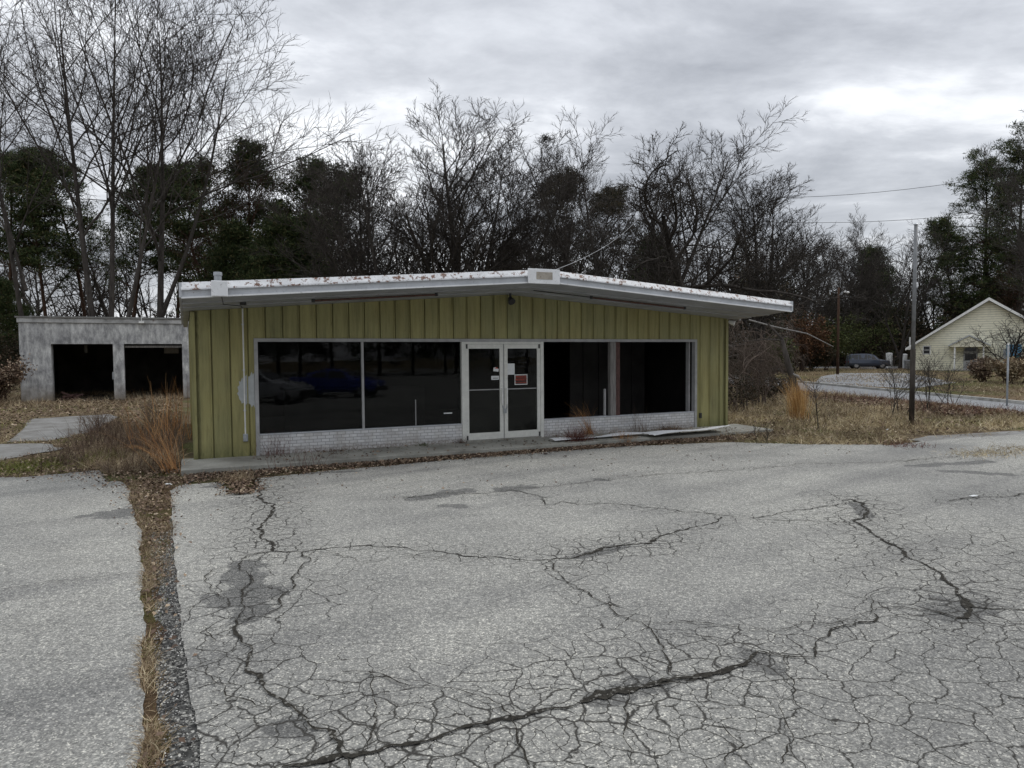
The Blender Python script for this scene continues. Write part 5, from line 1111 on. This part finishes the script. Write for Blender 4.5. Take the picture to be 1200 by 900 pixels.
q0 = Bw(6.85, -1.8); A, B_ = Vector((q0[0], q0[1], 3.81)), Vector((8.4, 43, 11.2))
tag(MB().tube([A.lerp(B_, t / 12) + Vector((0, 0, -.5 * 4 * (t / 12) * (1 - t / 12))) for t in range(13)], .006, 5).build('service_cable', M['frame']), 'thin grey cable running up from the roof ridge into the trees', 'cable')

# ------------------------------------------------------------------ vehicles
def carpaint(name, col):
    t = NT(name); n = t.noise(2, 4); t.fin(t.ramp(n, [(.3, tuple(c * .8 for c in col)), (.7, col)]), .28); t.b.inputs['Coat Weight'].default_value = .6; t.b.inputs['Metallic'].default_value = .3; return t.m
M['tyre'] = mat('tyre', (.025, .025, .025), .9, .2, 12); M['rim'] = mat('rim', (.42, .42, .44), .35, .1, 8, metal=.7)
M['lens'] = mat('lens', (.7, .72, .72), .15, .05, 5); M['red_lens'] = mat('red_lens', (.3, .015, .01), .2, .1, 5)
def car(name, label, cat, x, y, rz, paint_, st_, wx, wr, glass_spans, hw, sill=.28):
    """st_: stations (x, z bottom, z belt, z top, half width at belt, half width at top)"""
    root = empty(name, (x, y, 0), rz, label, cat); m = MB()
    for (sx, zb0, zm, zt_, wb, wt) in st_:
        pr = [(-wb * .88, zb0), (-wb, zb0 + .12), (-wb * 1.02, (zb0 + zm) / 2), (-wb * .97, zm), (-wt, zt_ - .02 if zt_ > zm + .1 else zm + (zt_ - zm) * .6), (-wt * .6, zt_), (wt * .6, zt_), (wt, zt_ - .02 if zt_ > zm + .1 else zm + (zt_ - zm) * .6), (wb * .97, zm), (wb * 1.02, (zb0 + zm) / 2), (wb, zb0 + .12), (wb * .88, zb0)]
        m.v += [(sx, p[0], p[1]) for p in pr]
    k_ = 12
    for i in range(len(st_) - 1):
        for j in range(k_): m.f.append((i * k_ + j, i * k_ + (j + 1) % k_, (i + 1) * k_ + (j + 1) % k_, (i + 1) * k_ + j))
    m.f.append(tuple(range(k_))); m.f.append(tuple((len(st_) - 1) * k_ + j for j in range(k_ - 1, -1, -1)))
    body = m.build('body', paint_, root, bevel=.03, smooth=False)
    S = np.array(st_)
    def at(sx, f_, side):
        q = [np.interp(sx, S[:, 0], S[:, c]) for c in range(6)]; yb, zb_, yt, zt_ = q[4] * .97, q[2], q[5], q[3] - .02
        return (sx, side * (yb + (yt - yb) * f_ + .006), zb_ + (zt_ - zb_) * f_)
    for (a, b, c, d) in glass_spans:      # bottom from a to b, top from d to c
        for side in (-1, 1):
            P = [at(a, .08, side), at(b, .08, side), at(c, .88, side), at(d, .88, side)]
            MB().add(P + [(p[0], p[1] - side * .01, p[2]) for p in P], [(0, 1, 2, 3), (7, 6, 5, 4), (0, 4, 5, 1), (1, 5, 6, 2), (2, 6, 7, 3), (3, 7, 4, 0)]).build('side_window', M['dark_pane'], root)
    return root, body, S
def finish_car(root, S, wx, wr, hw, front_glass, rear_glass):
    for sx in wx:
        for side in (-1, 1):
            w = MB().tube([(sx, side * (hw - .2), wr), (sx, side * (hw - .17), wr), (sx, side * (hw - .02), wr), (sx, side * (hw + .005), wr)], [wr * .9, wr, wr, wr * .9], 24).build('wheel', M['tyre'], root)
            rim_ = MB().tube([(sx, side * (hw + .006), wr), (sx, side * (hw + .016), wr)], [wr * .62, wr * .56], 16)
            rim_.build('rim', M['rim'], w)
            MB().tube([(sx, side * (hw - .1), wr + .02), (sx, side * (hw - .0), wr + .02)], wr * 1.14, 20).build('wheel_arch', M['tyre'], root)
    for (x0, x1, nm) in ((front_glass[0], front_glass[1], 'windscreen'), (rear_glass[0], rear_glass[1], 'rear_window')):
        P = []
        for sx, f_ in ((x0, 0), (x1, 1)):
            q = [np.interp(sx, S[:, 0], S[:, c]) for c in range(6)]
            for s_ in (-1, 1): P.append((sx, s_ * q[5] * .86, q[3] + .012))
        MB().add([P[0], P[1], P[3], P[2]] + [(p[0], p[1], p[2] - .03) for p in (P[0], P[1], P[3], P[2])], [(0, 1, 2, 3), (7, 6, 5, 4), (0, 4, 5, 1), (1, 5, 6, 2), (2, 6, 7, 3), (3, 7, 4, 0)]).build(nm, M['dark_pane'], root)
    xf, xr = S[-1, 0], S[0, 0]; zf, zr = S[-1, 2], S[0, 2]; wf_, wr_ = S[-1, 4], S[0, 4]
    for s_ in (-1, 1):
        MB().box(xf - .12, xf + .015, min(s_ * wf_ * .62, s_ * wf_ * .98), max(s_ * wf_ * .62, s_ * wf_ * .98), zf - .2, zf - .06).build('headlight', M['lens'], root, bevel=.02)
        MB().box(xr - .015, xr + .1, min(s_ * wr_ * .7, s_ * wr_ * 1.0), max(s_ * wr_ * .7, s_ * wr_ * 1.0), zr - .24, zr - .05).build('tail_light', M['red_lens'], root, bevel=.02)
    for sx, nm in ((xf, 'front_bumper'), (xr, 'rear_bumper')): MB().box(sx - .09, sx + .09, -S[:, 4].max() * .9, S[:, 4].max() * .9, .32, .5).build(nm, M['tyre'], root, bevel=.03)
M['car_black'] = carpaint('car_black', (.05, .065, .1)); M['car_blue'] = carpaint('car_blue', (.03, .06, .4)); M['car_silver'] = carpaint('car_silver', (.6, .61, .63))
SUV = [(-2.28, .45, .95, 1.02, .80, .72), (-2.2, .32, 1.02, 1.55, .86, .66), (-1.95, .28, 1.04, 1.76, .90, .70), (-.6, .26, 1.04, 1.80, .92, .72), (.25, .26, 1.03, 1.75, .92, .70), (.62, .26, 1.02, 1.6, .92, .66), (1.12, .26, 1.0, 1.1, .92, .80), (2.0, .28, .95, 1.02, .88, .76), (2.25, .36, .86, .9, .80, .7)]
root, body, S = car('parked_suv', 'dark parked sport utility vehicle at the wood edge beside the pale house', 'car', 42.7, 84.0, R(-14), M['car_black'], SUV, None, None, [(-2.0, -1.25, -1.25, -1.9), (-1.17, -.25, -.25, -1.17), (-.17, .85, .42, -.17)], .92)
finish_car(root, S, (-1.42, 1.4), .37, .90, (1.08, .66), (-2.26, -2.0))
SED = [(-2.3, .4, .88, .95, .78, .68), (-2.1, .26, .96, 1.03, .85, .72), (-1.5, .22, .97, 1.06, .88, .70), (-.9, .2, .95, 1.36, .89, .60), (-.35, .2, .94, 1.44, .89, .60), (.25, .2, .93, 1.41, .89, .60), (.95, .2, .92, 1.0, .89, .74), (1.8, .22, .82, .88, .87, .74), (2.25, .32, .68, .72, .8, .66)]
def mirrored(px, py):
    p = np.array(ground(px, py)); d = (p - np.array([BX, BY])) @ N; return p - 2 * d * N
ex = np.array([1., -.12]); e2 = ex - 2 * (ex @ N) * N; hd = math.atan2(e2[1], e2[0])
for nm, lab, c, mt in (('parked_sedan', 'silver sedan parked behind the camera, reflected in the left window', (4.3, -2.0), 'car_silver'), ('parked_sedan', 'dark blue sedan parked behind the camera, reflected beside the mullion', (9.0, -2.6), 'car_blue')):
    root, body, S = car(nm, lab, 'car', float(c[0]), float(c[1]), hd, M[mt], SED, None, None, [(-1.3, -.32, -.32, -.85), (-.25, .85, .28, -.25)], .89)
    finish_car(root, S, (-1.45, 1.42), .33, .88, (.92, .3), (-1.45, -.92))
# bins by the vehicle
def bin_(name, x, y, z0, r_, h, mt, lab, lid=True):
    rt = empty(name, (x, y, 0), 0, lab, 'bin'); MB().tube([(0, 0, 0), (0, 0, h)], [r_ * .85, r_], 14).build('drum', mt, rt, smooth=False)
    MB().tube([(0, 0, h), (0, 0, h + .06), (0, 0, h + .12)], [r_ * 1.06, r_ * 1.04, r_ * .5], 14).build('lid', mt, rt)
bin_('storage_drum', 46.9, 87.0, 0, .38, 1.75, M['white'], 'tall white drum behind the bonnet of the parked dark vehicle')
bin_('storage_drum', 46.6, 82.4, 0, .42, .9, M['galv'], 'pale grey drum just right of the parked dark vehicle'); bin_('storage_drum', 48.6, 86.6, 0, .3, 1.6, M['white'], 'thin white drum between the parked vehicle and the house')
# scraps of litter
for i, (px, py, s_, mt, lab) in enumerate(((158, 512, .16, 'paper', 'scrap of white paper in the dead weeds left of the shop'), (1141, 583, .10, 'paper', 'small white scrap lying on the lot at the far right'), (196, 569, .09, 'paper', 'white scrap at the lot corner below the weeds'),
        (622, 534, .08, 'sign_black', 'black scrap on the lot, leftmost below the metal strip'), (640, 533, .1, 'sign_black', 'flat black scrap on the lot, middle one below the metal strip'), (662, 536, .06, 'sign_black', 'small black scrap on the lot, rightmost below the metal strip'), (806, 535, .06, 'sign_black', 'black scrap on the lot below the wide fallen sheet'),
        (1040, 506, .07, 'paper', 'pale scrap in the grass left of the old paving patch'), (1115, 527, .07, 'sign_black', 'dark scrap by the old paving patch'))):
    x, y = ground(px, py); rr2 = random.Random(i); P = [(s_ * (.5 + .5 * rr2.random()) * math.cos(a_), s_ * .7 * (.5 + .5 * rr2.random()) * math.sin(a_), .012 + .025 * rr2.random()) for a_ in [k_ * 1.05 for k_ in range(6)]]
    o_ = MB().add(P + [(0, 0, .04)], [(k_, (k_ + 1) % 6, 6) for k_ in range(6)]).build('litter_scrap', M[mt]); o_.location = (x, y, .0 if py > 520 else .04); tag(o_, lab, 'litter')
# old paving patch across the seam on the right
o_ = sheet('paving_patch', [Bw(15.3, -3.85), Bw(16.5, -3.6), Bw(19, -3.9), Bw(30, -6.0), Bw(30, -8), Bw(20, -5.7), Bw(15.8, -5.3)], M['oldroad'], -.005, jitter=.06, n=3)

# unseen evergreens added behind the camera to darken the shop windows by reflection
for k_ in range(17):
    a_ = R(-78 + 3.3 * k_); d_ = 52 + 5 * math.sin(k_ * 2.1); key = ('cedar', 'pine_c', 'cedar')[k_ % 3]
    px_t = tree('added_evergreen', key, 600, 50, 200 - 30 * (k_ % 2), 'dark evergreen in the unseen row added behind the camera to darken the shop windows', 'evergreens added behind the camera', 'bark_dark', 'needles', k_)
    px_t.location = (d_ * math.cos(a_), d_ * math.sin(a_), -.03)
